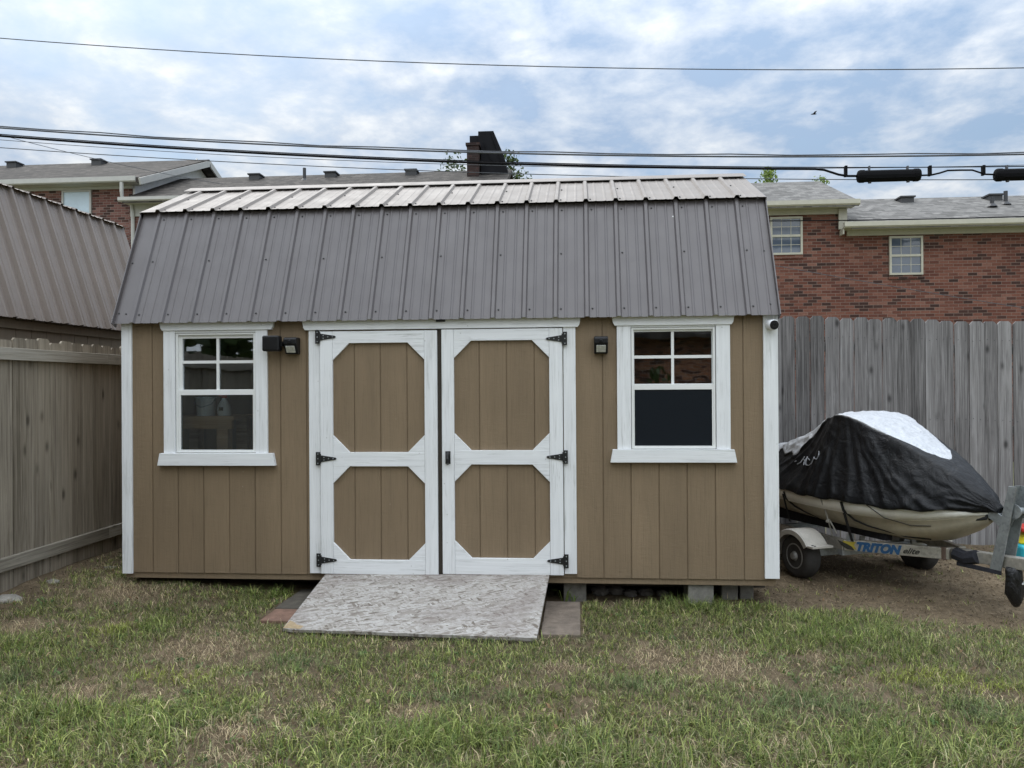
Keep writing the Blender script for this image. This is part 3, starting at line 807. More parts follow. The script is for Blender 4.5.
# two leaves; the gap between them shows dark wood
mb = MB(); mb.box(-.02, .04, -.0085, -.0006, .012, 1.85); mb.build('door_stop', M['dark_gap'], shed)
LD = door(-.901, -.008, .013, 1.838, -.805, -.104, (.928, 1.749), (.12, .822), [-.642, -.443, -.24], False)
RD = door(.026, .926, .022, 1.842, .118, .828, (.942, 1.757), (.142, .837), [.306, .51, .716], True)
def hinge(dr, hx, hz, sgn):
    f = MB()
    y1 = -.0365
    f.box(min(hx, hx+sgn*-.032), max(hx, hx+sgn*-.032), -.0285 if False else -.044, -.0362, hz-.05, hz+.05)
    f.prism([(hx+sgn*.004, -.0375, hz-.026), (hx+sgn*.118, -.0375, hz-.008), (hx+sgn*.126, -.0375, hz), (hx+sgn*.118, -.0375, hz+.008), (hx+sgn*.004, -.0375, hz+.026)], (0, -.004, 0))
    f.tube([(hx+.001*sgn, -.042, hz-.036), (hx+.001*sgn, -.042, hz+.036)], .007, 8)
    for (px, pz) in ((-.016, .035), (-.016, 0), (-.016, -.035), (.03, .01), (.03, -.01), (.065, 0), (.1, 0)):
        f.lathe([(.005, 0), (.004, .002)], (hx+sgn*px, -.0415 if px > 0 else -.044, hz+pz), (0,-1,0), 8, 1)
    f.build('hinge', [M['black_metal'], M['galv']], dr)
for z in (1.797, .88, .116): hinge(LD, -.902, z, 1)
for z in (1.765, .893, .128): hinge(RD, .929, z, -1)
f = MB()
f.box(.052, .090, -.042, -.0362, .842, .936)
f.tube([(.071, -.044, .925), (.071, -.075, .91), (.071, -.082, .882), (.071, -.075, .855), (.071, -.044, .842)], [.008, .009, .011, .009, .008], 8)
f.lathe([(.016, 0), (.016, .012), (.009, .016)], (.071, -.042, .915), (0,-1,0), 12)
f.build('handle', M['black_metal'], RD, bevel=.001)
f = MB(); f.box(-.012, .056, -.05, -.0345, 1.9, 1.916); f.build('door_catch', M['black_metal'], shed)

# ------------------------------------------------------------------ things on and in the shed
def solar_light(name, x, z, label):
    t = thing(name, label, 'wall light', (x, 0, z), 'security lights on the shed wall')
    b = MB(); b.prism([(x-.05, -.0008, z-.065), (x-.05, -.0008, z+.06), (x-.05, -.085, z+.06), (x-.05, -.1, z+.045), (x-.05, -.1, z+.012), (x-.05, -.052, z-.065)], (.1, 0, 0))
    b.build('housing', M['black_plastic'], t, bevel=.006)
    d = Vector((0, -.048, .077)).normalized(); nrm = Vector((0, -d.z, d.y))
    c = Vector((x, -.076, z-.028))
    b = MB(); b.obox(c+nrm*.004, (.034,0,0), d*.028, nrm*.003); b.build('lens', M['lens'], t, bevel=.001)
    b = MB(); b.lathe([(.012, 0), (.011, .01), (.006, .016)], (x, -.1, z+.028), (0,-1,0), 12); b.build('motion_sensor', M['black_plastic'], t)
    return t
solar_light('solar_light', 1.208, 1.716, 'single black solar light on the tan siding right of the doors')
solar_light('solar_light', -1.112, 1.735, 'black solar light beside a plain black box, left of the doors')
t = thing('speaker_box', 'plain black plastic box overlapping the left window casing', 'box', (-1.255, 0, 1.748))
b = MB(); b.box(-1.317, -1.186, -.125, -.045, 1.69, 1.808); b.build('housing', M['black_plastic'], t, bevel=.014, seg=3)
b = MB(); b.box(-1.205, -1.175, -.08, -.0008, 1.73, 1.765); b.build('bracket', M['black_plastic'], t)
t = thing('security_camera', 'small white bullet camera on the right corner board under the eave', 'security camera', (2.42, -.02, 1.85))
d = Vector((.18, -.95, -.12)).normalized(); c = Vector((2.432, -.06, 1.846))
b = MB(); b.lathe([(.024, -.045), (.036, -.038), (.038, .03), (.036, .036)], c, d, 20); b.build('housing', M['white_plastic'], t, smooth=False)
b = MB(); b.lathe([(.033, .0365), (.033, .04), (.012, .041), (.01, .037)], c, d, 20); b.build('lens', M['black_plastic'], t)
b = MB(); b.tube([(2.415, -.0205, 1.865), (2.415, -.04, 1.865), (2.427, -.045, 1.85)], .012, 10); b.lathe([(.026, 0), (.026, .008)], (2.415, -.0202, 1.866), (0,-1,0), 16); b.build('mount', M['white_plastic'], t)
b = MB(); b.tube([(2.44, -.03, 1.87), (2.445, -.028, 1.89), (2.446, -.025, 1.93)], .004, 6); b.build('cable', M['white_plastic'], t)

t = thing('workbench', 'brown lumber workbench inside the shed behind the left window', 'workbench', (-1.9, .4, .012))
b = MB(); b.box(-2.24, -1.665, .17, .7, 1.165, 1.195); b.build('top', M['bench'], t)
b = MB(); b.box(-2.24, -1.68, .172, .205, 1.095, 1.164); b.build('apron', M['bench'], t)
for (a, y) in ((-1.82, .207), (-2.23, .207), (-1.82, .58), (-2.23, .58)):
    b = MB(); b.box(a, a+.09, y, y+.09, .013, 1.16); b.build('leg', M['bench'], t)
t = thing('spray_jug', 'white jug with red cap on the workbench behind the left window', 'jug', (-1.78, .26, 1.196))
b = MB(); b.lathe([(.045, 0), (.052, .012), (.052, .05), (.046, .085), (.026, .118), (.018, .13), (.018, .14)], (-1.78, .26, 1.1965), (0,0,1), 20); b.build('body', M['white_plastic'], t, smooth=True)
b = MB(); b.lathe([(.022, .14), (.022, .165), (.015, .17)], (-1.78, .26, 1.1965), (0,0,1), 16); b.box(-1.82, -1.77, .25, .27, 1.352, 1.372); b.build('cap', M['red_plastic'], t)
b = MB()
b.box(-1.803, -1.765, .2055, .2068, 1.238, 1.266); b.build('label_print', M['decal_dark'], t)
t = thing('bucket', 'pale round bucket beside the red capped jug on the workbench', 'bucket', (-1.945, .29, 1.196))
b = MB(); b.lathe([(.068, 0), (.078, .14), (.083, .142), (.083, .15), (.075, .15)], (-1.945, .29, 1.1965), (0,0,1), 24); b.build('body', M['white_plastic'], t)
b = MB(); b.tube([(-2.025, .29, 1.335), (-2.015, .24, 1.29), (-1.945, .205, 1.265), (-1.875, .24, 1.29), (-1.865, .29, 1.335)], .003, 6); b.build('handle', M['galv'], t)

# ------------------------------------------------------------------ ramp, pavers, blocks under the shed
t = thing('ramp', 'weathered chipboard ramp leaning up to the shed doors', 'ramp', (0, -.45, -.19))
zl, zr, zt = -.148, -.16, .012
A, B_, C_, D_ = Vector((-.868, -.035, zt-.004)), Vector((.818, -.03, zt+.016)), Vector((.772, -.955, zr)), Vector((-.895, -.90, zl))
def sheet(mb, A, B, C, D, th, chip=True, off=0):
    n = (B-A).cross(D-A).normalized()
    if n.z < 0: n = -n
    top = [A, B]
    # bottom edge slightly ragged, left corner chipped
    N = 26
    for i in range(N+1):
        f = i/N; p = C.lerp(D, f)
        p = p + (A-D).normalized()*(random.random()*.006)
        if chip and i == N: p = D + (B-A).normalized()*.012 + (A-D).normalized()*.012
        top.append(p)
    top = [p+n*off for p in top]
    mb.prism(top, -n*th)
mb = MB(); sheet(mb, A, B_, C_, D_, .02); mb.build('deck_sheet', M['osb'], t)
mb = MB(); sheet(mb, A+Vector((.02,0,0)), B_-Vector((.012,0,0)), C_-Vector((.012,.012,0)), D_+Vector((.03,.02,0)), .02, False, -.0225); mb.build('shadow_sheet', M['dark_gap'], t)  # added dark layer that draws the shadow line below the ramp edge
n = (B_-A).cross(D_-A).normalized(); n = n if n.z > 0 else -n
p = D_+n*.0012
u = (C_-D_).normalized(); w = (A-D_).normalized()
mb = MB(); mb.prism([p+u*.014+w*.012, p+u*.13+w*.01, p+u*.14+w*.05, p+u*.09+w*.062, p+u*.06+w*.095, p+u*.02+w*.12], n*.0012); mb.build('split_patch', M['osb_raw'], t)
for x in (-.75, 0, .7):
    mb = MB(); mb.bar((x, -.06, -.055), (x-.01, -.80, -.185), .04, .05); mb.build('bearer', M['dark_gap'], t)

def paver(x0, x1, y0, y1, mat, label):
    zc = [gz1((x0+x1)/2, (y0+y1)/2)]
    b = MB(); b.box(x0, x1, y0, y1, zc[0]-.05, zc[0]+.022)
    o = b.build('paver', mat, None, bevel=.006, loc=None)
    return tag(o, label, 'paver', 'pavers beside the ramp')
paver(-1.105, -.8, -.715, -.43, M['paver'], 'reddish paver at the lower left corner of the ramp')
paver(-1.115, -.8, -.42, -.13, M['paver_dark'], 'dark mossy paver beside the left edge of the ramp')
paver(-1.12, -.8, -.12, .16, M['paver_dark'], 'dark paver half under the shed, left of the ramp')
paver(.79, 1.045, -.84, -.56, M['paver_dull'], 'brown dusty paver at the lower right corner of the ramp')
paver(.79, 1.045, -.55, -.27, M['paver_dull'], 'middle of the three brown pavers right of the ramp')
paver(.79, 1.045, -.26, .03, M['paver_dull'], 'brown paver right of the ramp, touching the shed')

def weed(x, y, n, h, label):
    mb = MB(); z = gz1(x, y)
    for k in range(n):
        a = random.uniform(0, 2*math.pi); ln = h*random.uniform(.5, 1.1); d = Vector((math.cos(a), math.sin(a), 0)); u = Vector((0, 0, 1)); sd_ = Vector((-d.y, d.x, 0))
        b = Vector((x, y, z))+d*random.uniform(0, .02); m = b+d*ln*.25+u*ln*.6; t_ = b+d*ln*random.uniform(.5, .8)+u*ln*random.uniform(.6, .95); w_ = .004
        mb.add([b-sd_*w_*.6, b+sd_*w_*.6, m+sd_*w_, m-sd_*w_, t_], [(0,1,2,3), (3,2,4)], 0, random.random())
    return tag(mb.build('weed', M['leaf_bright']), label, 'weed', 'weeds along the shed')
weed(.93, .05, 7, .17, 'tall thin weed at the shed end of the right pavers')
weed(1.0, .06, 8, .1, 'low leafy weed beside the tall thin one by the right pavers')
weed(1.72, .03, 7, .13, 'weed just left of the front concrete block')
weed(2.3, -.12, 6, .14, 'single seeding weed below the right shed corner')
weed(-1.2, -.02, 9, .11, 'weed tuft against the shed bottom left of the pavers')
def cblock(x0, x1, y0, y1, z0, z1, label):
    b = MB(); b.box(x0, x1, y0, y1, z0, z1)
    return tag(b.build('concrete_block', M['concrete'], None, bevel=.006), label, 'concrete block', 'concrete blocks under the shed')
cblock(1.835, 2.02, .035, .42, -.25, -.0465, 'grey concrete block propping the right front of the shed')
cblock(2.105, 2.225, .2, .5, -.26, -.0465, 'concrete block set back, second from the right corner under the shed')
cblock(2.245, 2.345, .22, .5, -.26, -.0465, 'narrow concrete block nearest the right corner under the shed')
cblock(.92, 1.09, .12, .4, -.24, -.07, 'mossy concrete block under the shed by the right paver')
cblock(-2.2, -2.0, .3, .6, -.2, -.1365, 'flat concrete block under the left end of the shed')
def rock(x, y, z, r, mat, label, grp=None, name='stone', sq=.7):
    import bmesh
    bm = bmesh.new(); bmesh.ops.create_icosphere(bm, subdivisions=3, radius=1)
    for v in bm.verts:
        d = v.co.copy(); k = 1+.35*mnoise.noise(d*1.3+Vector((x*7, y*5, 0)))+.12*mnoise.noise(d*4)
        v.co = Vector((d.x*r*k*1.2, d.y*r*k, d.z*r*k*sq))
    me = bpy.data.meshes.new(name); bm.to_mesh(me); bm.free(); me.materials.append(mat)
    at = me.attributes.new('rnd', 'FLOAT', 'FACE')
    o = bpy.data.objects.new(name, me); COL.objects.link(o); o.location = (x, y, z)
    return tag(o, label, 'stone', grp)
for i, (x, y, r, l) in enumerate([(1.2, .16, .06, 'round dark stone next to the mossy block under the shed'), (1.32, .2, .055, 'dark stone second from the mossy block under the shed'), (1.43, .15, .045, 'small pale stone third from the mossy block under the shed'), (1.55, .2, .05, 'low stone in the shade midway under the right window'), (1.68, .18, .04, 'small stone just left of the front concrete block')]):
    rock(x, y+.16, gz1(x, y+.16)+r*.4, r, M['dim_stone'], l, 'stones under the shed')
rock(-2.98, -.62, gz1(-2.98, -.62)-.005, .075, M['stone'], 'large flat pale stone at the foot of the left fence', 'stones along the left fence', sq=.6)
rock(-2.95, -.15, gz1(-2.95, -.15)-.01, .045, M['stone'], 'pale stone by the left fence, behind the largest one', 'stones along the left fence', sq=.65)
rock(-2.8, .35, gz1(-2.8, .35)-.01, .045, M['concrete'], 'grey stone by the left fence near the shed corner', 'stones along the left fence', sq=.5)
rock(-2.72, .75, gz1(-2.72, .75), .08, M['concrete'], 'dim grey stone in the gap between left fence and shed', 'stones along the left fence', sq=.6)

# ------------------------------------------------------------------ fences
def picket(mb, c, along, face, w, h, z0, th, rnd, lean=0.0, ear=.03):
    """dog-eared board standing at c; along: unit vector across the board"""
    c = Vector(c); a = Vector(along); f = Vector(face)
    sh = a*(lean*h)
    p = [c-a*w/2, c+a*w/2, c+a*w/2+sh+Vector((0,0,h-ear)), c+a*(w/2-ear)+sh+Vector((0,0,h)), c-a*(w/2-ear)+sh+Vector((0,0,h)), c-a*w/2+sh+Vector((0,0,h-ear))]
    p = [q+Vector((0,0,z0)) for q in p]
    mb.prism(p, f*th, 0, rnd)
# left fence: rails towards us, boards on the far side
lf = thing('wooden_fence', 'brownish weathered board fence with rails, left of the shed', 'fence', (-3.1, 0, -.05))
mb = MB(); y = -6.5; i = 0
while y < 2.72:
    w = random.choice((.14, .142, .138)); r = random.random()
    mb_h = 1.79+random.uniform(-.012, .012)+(.012 if i % 2 else 0)
    picket(mb, (-3.122+random.uniform(-.004, .004), y+w/2, 0), (0,1,0), (-1,0,0), w-.002, mb_h+.1, -.1, .018, r, random.uniform(-.003, .003), .018)
    y += w+random.uniform(.001, .005); i += 1
mb.build('picket_panel', M['fence_left'], lf)
for (z0, z1) in ((1.632, 1.722), (.105, .2)):
    mb = MB()
    ya = -6.5; k = 0
    while ya < 2.7:
        yb = min(ya+2.44, 2.7); mb.box(-3.12, -3.08, ya+.001, yb-.001, z0, z1, 0, random.random()); ya = yb
    mb.build('rail', M['rail_left'], lf, bevel=.003)
for yp in (-6.4, -4.0, -1.56, .88, 2.6):
    mb = MB(); mb.box(-3.235, -3.145, yp-.045, yp+.045, -.3, 1.75, 0, random.random()); mb.build('post', M['fence_left'], lf)
# back fence: tall grey boards facing us
bf = thing('wooden_fence', 'tall grey weathered dog-eared picket fence behind the covered watercraft', 'fence', (4, 2.75, -.25))
mb = MB(); nails = MB(); x = -3.1
while x < 14:
    w = .14; r = random.random()
    top = 2.135-.038*min(x-3.16, 5)+random.uniform(-.012, .012)
    zb = gz1(x, 2.75)-.05
    picket(mb, (x+w/2, 2.75+random.uniform(-.006, .006), 0), (1,0,0), (0,.0,0) if False else (0,1,0), w, top-zb, zb, .017, r, random.uniform(-.003, .003))
    for zn in (.16, 1.0, 1.82):
        for dx in (.035, .105): mb.lathe([(.0045, 0), (.004, .0015)], (x+dx, 2.7435, zn-.031*(x-3.16)+.1+random.uniform(-.012, .012)), (0,-1,0), 6, 1)
    x += w+random.choice((.003, .004, .005, .007, .012))
mb.build('picket_panel', [M['fence_back'], M['screw']], bf)
for z in (.15, 1.0, 1.83):
    mb = MB(); mb.bar((-3.1, 2.79, z+.2), (14, 2.79, z-.34), .04, .09, rnd=.4); mb.build('rail', M['rail_back'], bf)
for xp in (-3.05, -.6, 1.85, 4.3, 6.75, 9.2, 11.6, 13.9):
    mb = MB(); mb.box(xp-.045, xp+.045, 2.812, 2.9, -.4, 1.9, 0, random.random()); mb.build('post', M['fence_back'], bf)

# ------------------------------------------------------------------ neighbour's shed
ns = thing('neighbour_shed', 'brown gambrel shed with taupe metal roof beyond the left fence', 'shed', (-5.1, 0, -.1))
y0n, y1n = -3.2, 2.63
exn, kxn, rxn = -3.6, -3.985, -5.1
sd = Vector((kxn-exn, 0, 3.215-2.01)); L = sd.length
rb = [.2286*k+.1 for k in range(0, 26) if .2286*k+.1 < y1n-y0n-.02]
sc_ = [(r+.04, .06) for r in rb]+[(r+.04, .6) for r in rb[::2]]
mb = MB(); ribbed(mb, (exn, y0n, 2.01), (0,1,0), sd, y1n-y0n, L, rb, 0, sc_, rh=.03, rw=1.1, mh=.007); mb.build('lower_roof_panel', [M['roof_brown'], M['screw']], ns, solid=.0015)
ud = Vector((rxn-kxn, 0, 3.52-3.215))
mb = MB(); ribbed(mb, (kxn+.05, y0n, 3.2), (0,1,0), ud, y1n-y0n, ud.length+.06, rb, 0); mb.build('upper_roof_panel', [M['roof_brown'], M['screw']], ns, solid=.0015)
mb = MB(); ribbed(mb, (2*rxn-exn, y1n, 2.01), (0,-1,0), (-sd.x, 0, sd.z), y1n-y0n, L, rb, 0); mb.build('lower_roof_panel', [M['roof_brown'], M['screw']], ns, solid=.0015)
mb = MB(); ribbed(mb, (2*rxn-kxn-.05, y1n, 3.2), (0,-1,0), (-ud.x, 0, ud.z), y1n-y0n, ud.length+.06, rb, 0); mb.build('upper_roof_panel', [M['roof_brown'], M['screw']], ns, solid=.0015)
m_ns = m_painted_wood('brown_neighbour_paint', (.2,.165,.125), True, .15, (.13,.105,.08), .3)
for sgn in (1, -1):
    mb = MB(); xx = rxn+sgn*(exn-.12-rxn); y = y0n+.04
    while y < y1n-.05:
        b_ = min(y+.195, y1n-.04)
        mb.box(xx-.015, xx+.015, y, b_, -.08, 2.06); mb.box(xx-.01, xx+.01, b_, min(b_+.008, y1n-.04), -.08, 2.06); y = b_+.008
    mb.build('wall', m_ns, ns)
mb = MB(); mb.box(exn-.1, exn-.078, y0n+.02, y1n-.02, 1.93, 2.0); mb.build('fascia', m_ns, ns)
for (ya, yb) in ((y0n+.03, y0n+.08), (y1n-.08, y1n-.03)):
    mb = MB(); poly = [(exn-.13, ya, -.08), (exn-.13, ya, 2.0), (kxn-.05, ya, 3.17), (rxn, ya, 3.47), (2*rxn-kxn+.05, ya, 3.17), (2*rxn-exn+.13, ya, 2.0), (2*rxn-exn+.13, ya, -.08)]
    mb.prism(poly, (0, yb-ya, 0)); mb.build('gable_wall', m_ns, ns)

# ------------------------------------------------------------------ brick houses behind
def gable_roof(mb, x0, x1, ye, ze, yr, zr, yb, th=.12, mi=0):
    for (a, za) in ((ye, ze), (yb, zr-(yb-yr)*(zr-ze)/(yr-ye))):
        mb.prism([(x0, a, za), (x0, yr, zr), (x0, yr, zr-th), (x0, a, za-th)], (x1-x0, 0, 0), mi)
def apt_window(par, x0, x1, z0, z1, y, grid=(3, 2), pane='apt_glass', trim='beige_trim'):
    f = MB(); w = .045
    f.box(x0, x0+w, y-.05, y-.001, z0, z1); f.box(x1-w, x1, y-.05, y-.001, z0, z1)
    f.box(x0+w, x1-w, y-.049, y-.001, z1-w, z1); f.box(x0+w, x1-w, y-.052, y-.001, z0, z0+w)
    zm = (z0+z1)/2; f.box(x0+w, x1-w, y-.045, y-.001, zm-.025, zm+.025)
    o = f.build('window', M[trim], par)
    p = MB(); p.box(x0+w, x1-w, y-.02, y-.003, z0+w, z1-w); p.build('pane', M[pane], o)
    if grid:
        g = MB()
        for k in range(1, grid[0]):
            xx = x0+w+(x1-x0-2*w)*k/grid[0]; g.box(xx-.006, xx+.006, y-.026, y-.0205, z0+w, z1-w)
        for (a, b) in ((z0+w, zm-.025), (zm+.025, z1-w)):
            for k in range(1, grid[1]):
                zz = a+(b-a)*k/grid[1]; g.box(x0+w, x1-w, y-.027, y-.0265+.0055, zz-.006, zz+.006)
        g.build('grille', M[trim], o)
    s = MB(); s.box(x0-.01, x1+.01, y-.03, y-.001, z0-.085, z0-.002); s.build('sill', M['brick_red'], o)
    return o
def gutter(par, x0, x1, y, z0, z1, mat, face=None):
    g = MB(); g.prism([(x0, y, z1), (x0, y, z0+.03), (x0, y+.03, z0), (x0, y+.11, z0), (x0, y+.11, z1-.01), (x0, y+.015, z1-.01)], (x1-x0, 0, 0))
    return g.build('gutter', mat, par)
def roof_vent(par, x, y, z, slope):
    v = MB(); v.box(x-.15, x+.15, y-.16, y+.16, z-.2, z+.05); v.box(x-.18, x+.18, y-.2, y+.2, z+.0505, z+.085)
    v.build('roof_vent', M['vent_dark'], par)
def soil_pipe(par, x, y, z, h, mat='vent_dark'):
    v = MB(); v.tube([(x, y, z-.1), (x, y, z+h)], .045, 10); v.lathe([(.12, 0), (.055, .07)], (x, y, z-.02), (0,0,1), 12); v.build('vent_pipe', M[mat], par)
# right-hand house
rh = thing('brick_house', 'red brick house with two stepped grey roofs behind the right fence', 'house', (10, 12.5, -.3))
mb = MB(); mb.prism([(3.2, 12.5, -.4), (3.2, 12.5, 5.25), (3.2, 15.0, 6.3), (3.2, 17.6, 5.25), (3.2, 17.6, -.4)], (3.69, 0, 0)); mb.build('wall', M['brick_red'], rh)
mb = MB(); mb.prism([(6.892, 12.5, -.4), (6.892, 12.5, 4.8), (6.892, 15.05, 5.8), (6.892, 17.6, 4.8), (6.892, 17.6, -.4)], (19, 0, 0))
mb.build('wall', M['brick_red'], rh)
ox, oz = 1.047, 1.414
def q(x, z, y, yref=12.5):   # same sight line, brought to another depth
    k = (y+6.07)/(yref+6.07); return (ox+(x-ox)*k, oz+(z-oz)*k)
ye = 12.08
gx1, gz1_ = q(7.25, 5.5, ye); _, gz0_ = q(7.25, 5.375, ye); _, fz0 = q(7, 5.17, 12.49)
rz1 = gz1_-.03; yr, zr_ = 15.0, 6.51
mb = MB(); gable_roof(mb, 2.9, gx1-.02, ye+.04, rz1, yr, zr_, 17.95); mb.build('roof', M['shingle_grey'], rh)
gutter(rh, 2.9, gx1, ye, gz0_, gz1_, M['beige_trim'])
mb = MB(); mb.box(2.95, gx1-.06, ye+.13, 12.495, gz0_+.0, gz0_+.03); mb.box(3.0, 6.93, 12.455, 12.498, fz0, gz0_-.002); mb.box(6.75, 6.93, 12.4, 12.454, fz0-.35, fz0+.1); mb.build('fascia', M['beige_trim'], rh)
gxa, gza = q(6.91, 5.0, ye); _, gzb = q(6.91, 4.87, ye); _, fzb = q(7, 4.68, 12.49)
mb = MB(); gable_roof(mb, 6.93, 26.3, ye+.04, gza-.03, 15.05, 6.04, 18.0); mb.build('roof', M['shingle_grey'], rh)
gutter(rh, gxa, 26.3, ye, gzb, gza, M['beige_trim'])
mb = MB(); mb.box(gxa+.02, 26.2, ye+.13, 12.495, gzb+.0, gzb+.03); mb.box(6.94, 26.1, 12.455, 12.498, fzb, gzb-.002); mb.box(gxa+.0, gxa+.03, ye+.13, 12.45, fzb, gzb-.002); mb.build('fascia', M['beige_trim'], rh)
apt_window(rh, 5.29, 5.99, 4.29, 5.13, 12.5); apt_window(rh, 7.84, 8.55, 3.8, 4.65, 12.5)
apt_window(rh, 11.6, 12.3, 3.8, 4.65, 12.5); apt_window(rh, 15.6, 16.3, 3.8, 4.65, 12.5); apt_window(rh, 3.6, 4.3, 4.29, 5.13, 12.5)
for x in (9.0, 11.05, 14.5): roof_vent(rh, x, 14.6, 5.88, 0)
soil_pipe(rh, 11.0, 13.9, 5.6, .3); soil_pipe(rh, 10.55, 13.6, 5.5, .2)
# left-hand house, two blocks
lh = thing('brick_house', 'plum brick house with dark shingle roofs and white gable behind both sheds', 'house', (-10, 14.5, -.3))
mb = MB(); mb.box(-26, -10.6, 14.5, 22, -.4, 6.9); mb.build('wall', M['brick_plum'], lh)
mb = MB(); mb.prism([(-10.598, 14.35, -.4), (-10.598, 14.35, 6.1), (-10.598, 17, 7.35), (-10.598, 19.8, 6.1), (-10.598, 19.8, -.4)], (9.55, 0, 0)); mb.build('wall', M['brick_plum'], lh)
yl = 14.05
kx, kz1 = q(-10.55, 7.01, yl, 14.5); _, kz0 = q(-10.55, 6.86, yl, 14.5); _, fz = q(-10.6, 6.64, 14.49, 14.5)
mb = MB(); gable_roof(mb, -26.4, kx+.12, yl+.04, kz1-.03, 18.1, 8.42, 22.2); mb.build('roof', M['shingle_dark'], lh)
gutter(lh, -26.4, kx+.02, yl, kz0, kz1, M['white_trim'])
mb = MB(); mb.box(-26.3, kx, yl+.13, 14.495, kz0, kz0+.03); mb.box(-26, -10.57, 14.455, 14.498, fz+.03, kz0-.002)
sl = (8.42-(kz1-.03))/(18.1-yl-.04)
for (a, za, b, zb_) in ((yl+.02, kz1-.17, 18.1, 8.26), (22.2, 8.42-(4.1)*sl-.16, 18.1, 8.26)):
    mb.bar((kx+.135, a, za+.03), (kx+.135, b, zb_+.03), .04, .17)
mb.build('fascia', M['white_trim'], lh)
mb = MB()
for k in range(9):       # lapped siding of the gable end
    z0 = 6.3+k*.24; half = min(3.58, max(.05, (8.25-z0)/sl))
    mb.prism([(-10.597+.0, 18.1-half, z0), (-10.597, 18.1+half*.98, z0), (-10.597, 18.1+min(3.58, max(.02, (8.25-z0-.24)/sl))*.98, z0+.24), (-10.597, 18.1-min(3.58, max(.02, (8.25-z0-.24)/sl)), z0+.24)], (.05+.004*(k % 2), 0, 0))
mb.build('gable_siding', M['white_lap'], lh)
mx0, mz1 = q(-10.6, 6.29, 13.88, 13.8); _, mz0 = q(-10.6, 6.18, 13.88, 13.8)
mb = MB(); gable_roof(mb, -10.545, -.8, 13.92, mz1-.03, 17.0, 7.56, 20.2); mb.build('roof', M['shingle_dark'], lh)
gutter(lh, mx0, -.8, 13.88, mz0, mz1, M['white_trim'])
mb = MB(); mb.box(mx0+.02, -.9, 14.0, 14.345, mz0, mz0+.03); mb.box(-10.55, -1.05, 14.305, 14.348, mz0-.3, mz0-.002); mb.build('fascia', M['white_trim'], lh)
mb = MB(); mb.tube([(-10.66, 14.1, kz0), (-10.66, 14.1, 6.5), (-10.66, 14.12, 6.36), (-10.5, 14.28, 6.2), (-10.47, 14.29, 6.0), (-10.47, 14.29, 0)], .05, 8); mb.build('downspout', M['white_trim'], lh)
apt_window(lh, -12.52, -11.71, 5.2, 6.66, 14.5, None, 'blind', 'white_trim'); apt_window(lh, -16.5, -15.7, 5.2, 6.66, 14.5, None, 'blind', 'white_trim')
for x in (-16.1, -13.4): roof_vent(lh, x*1.0, 17.6, 8.27, 0)
for x in (-8.1, -5.9, -3.6): roof_vent(lh, x, 16.6, 7.42, 0)
soil_pipe(lh, -6.55, 16.2, 7.2, .35)
mb = MB(); cy = 16.1
mb.box(-1.94, -1.62, cy-.2, cy+.5, 6.2, 7.95); mb.box(-1.97, -1.59, cy-.23, cy+.53, 7.951, 8.02)
ch = mb.build('chimney', M['brick_dark'], lh)
mb = MB(); mb.box(-1.9, -1.6, cy+.1, cy+.7, 8.021, 8.3)
mb.prism([(-1.585, cy+.05, 6.3), (-.80, cy+.05, 6.9), (-.80, cy+.05, 7.06), (-.97, cy+.05, 7.75), (-1.24, cy+.05, 8.4), (-1.66, cy+.05, 8.4), (-1.66, cy+.05, 8.021), (-1.585, cy+.05, 8.0)], (0, .9, 0))
mb.bar((-1.5, cy+.03, 8.1), (-1.3, cy+.03, 7.6), .03, .03); mb.bar((-1.3, cy+.03, 8.35), (-1.0, cy+.03, 7.5), .03, .03)
mb.build('flue_cladding', M['chase'], ch)

# the house the camera's owner stands in front of, seen only in the window panes
hh = thing('brick_house', 'orange brick house reflected in the right shed window', 'house', (5, -15, -.3))
mb = MB(); mb.box(-3, 16, -23, -15, -.4, 2.8); mb.build('wall', M['brick_tan'], hh)
mb = MB(); gable_roof(mb, -3.5, 16.5, -14.5, 2.72, -19, 5.2, -23.5); mb.build('roof', M['shingle_dark'], hh)
for x in (-1.5, 9.5, 13): apt_window(hh, x, x+1.1, .8, 2.1, -15, None)
mb = MB(); mb.box(4.4, 6.2, -14.99, -14.93, -.2, 1.95); mb.build('patio_door', M['apt_glass'], hh)

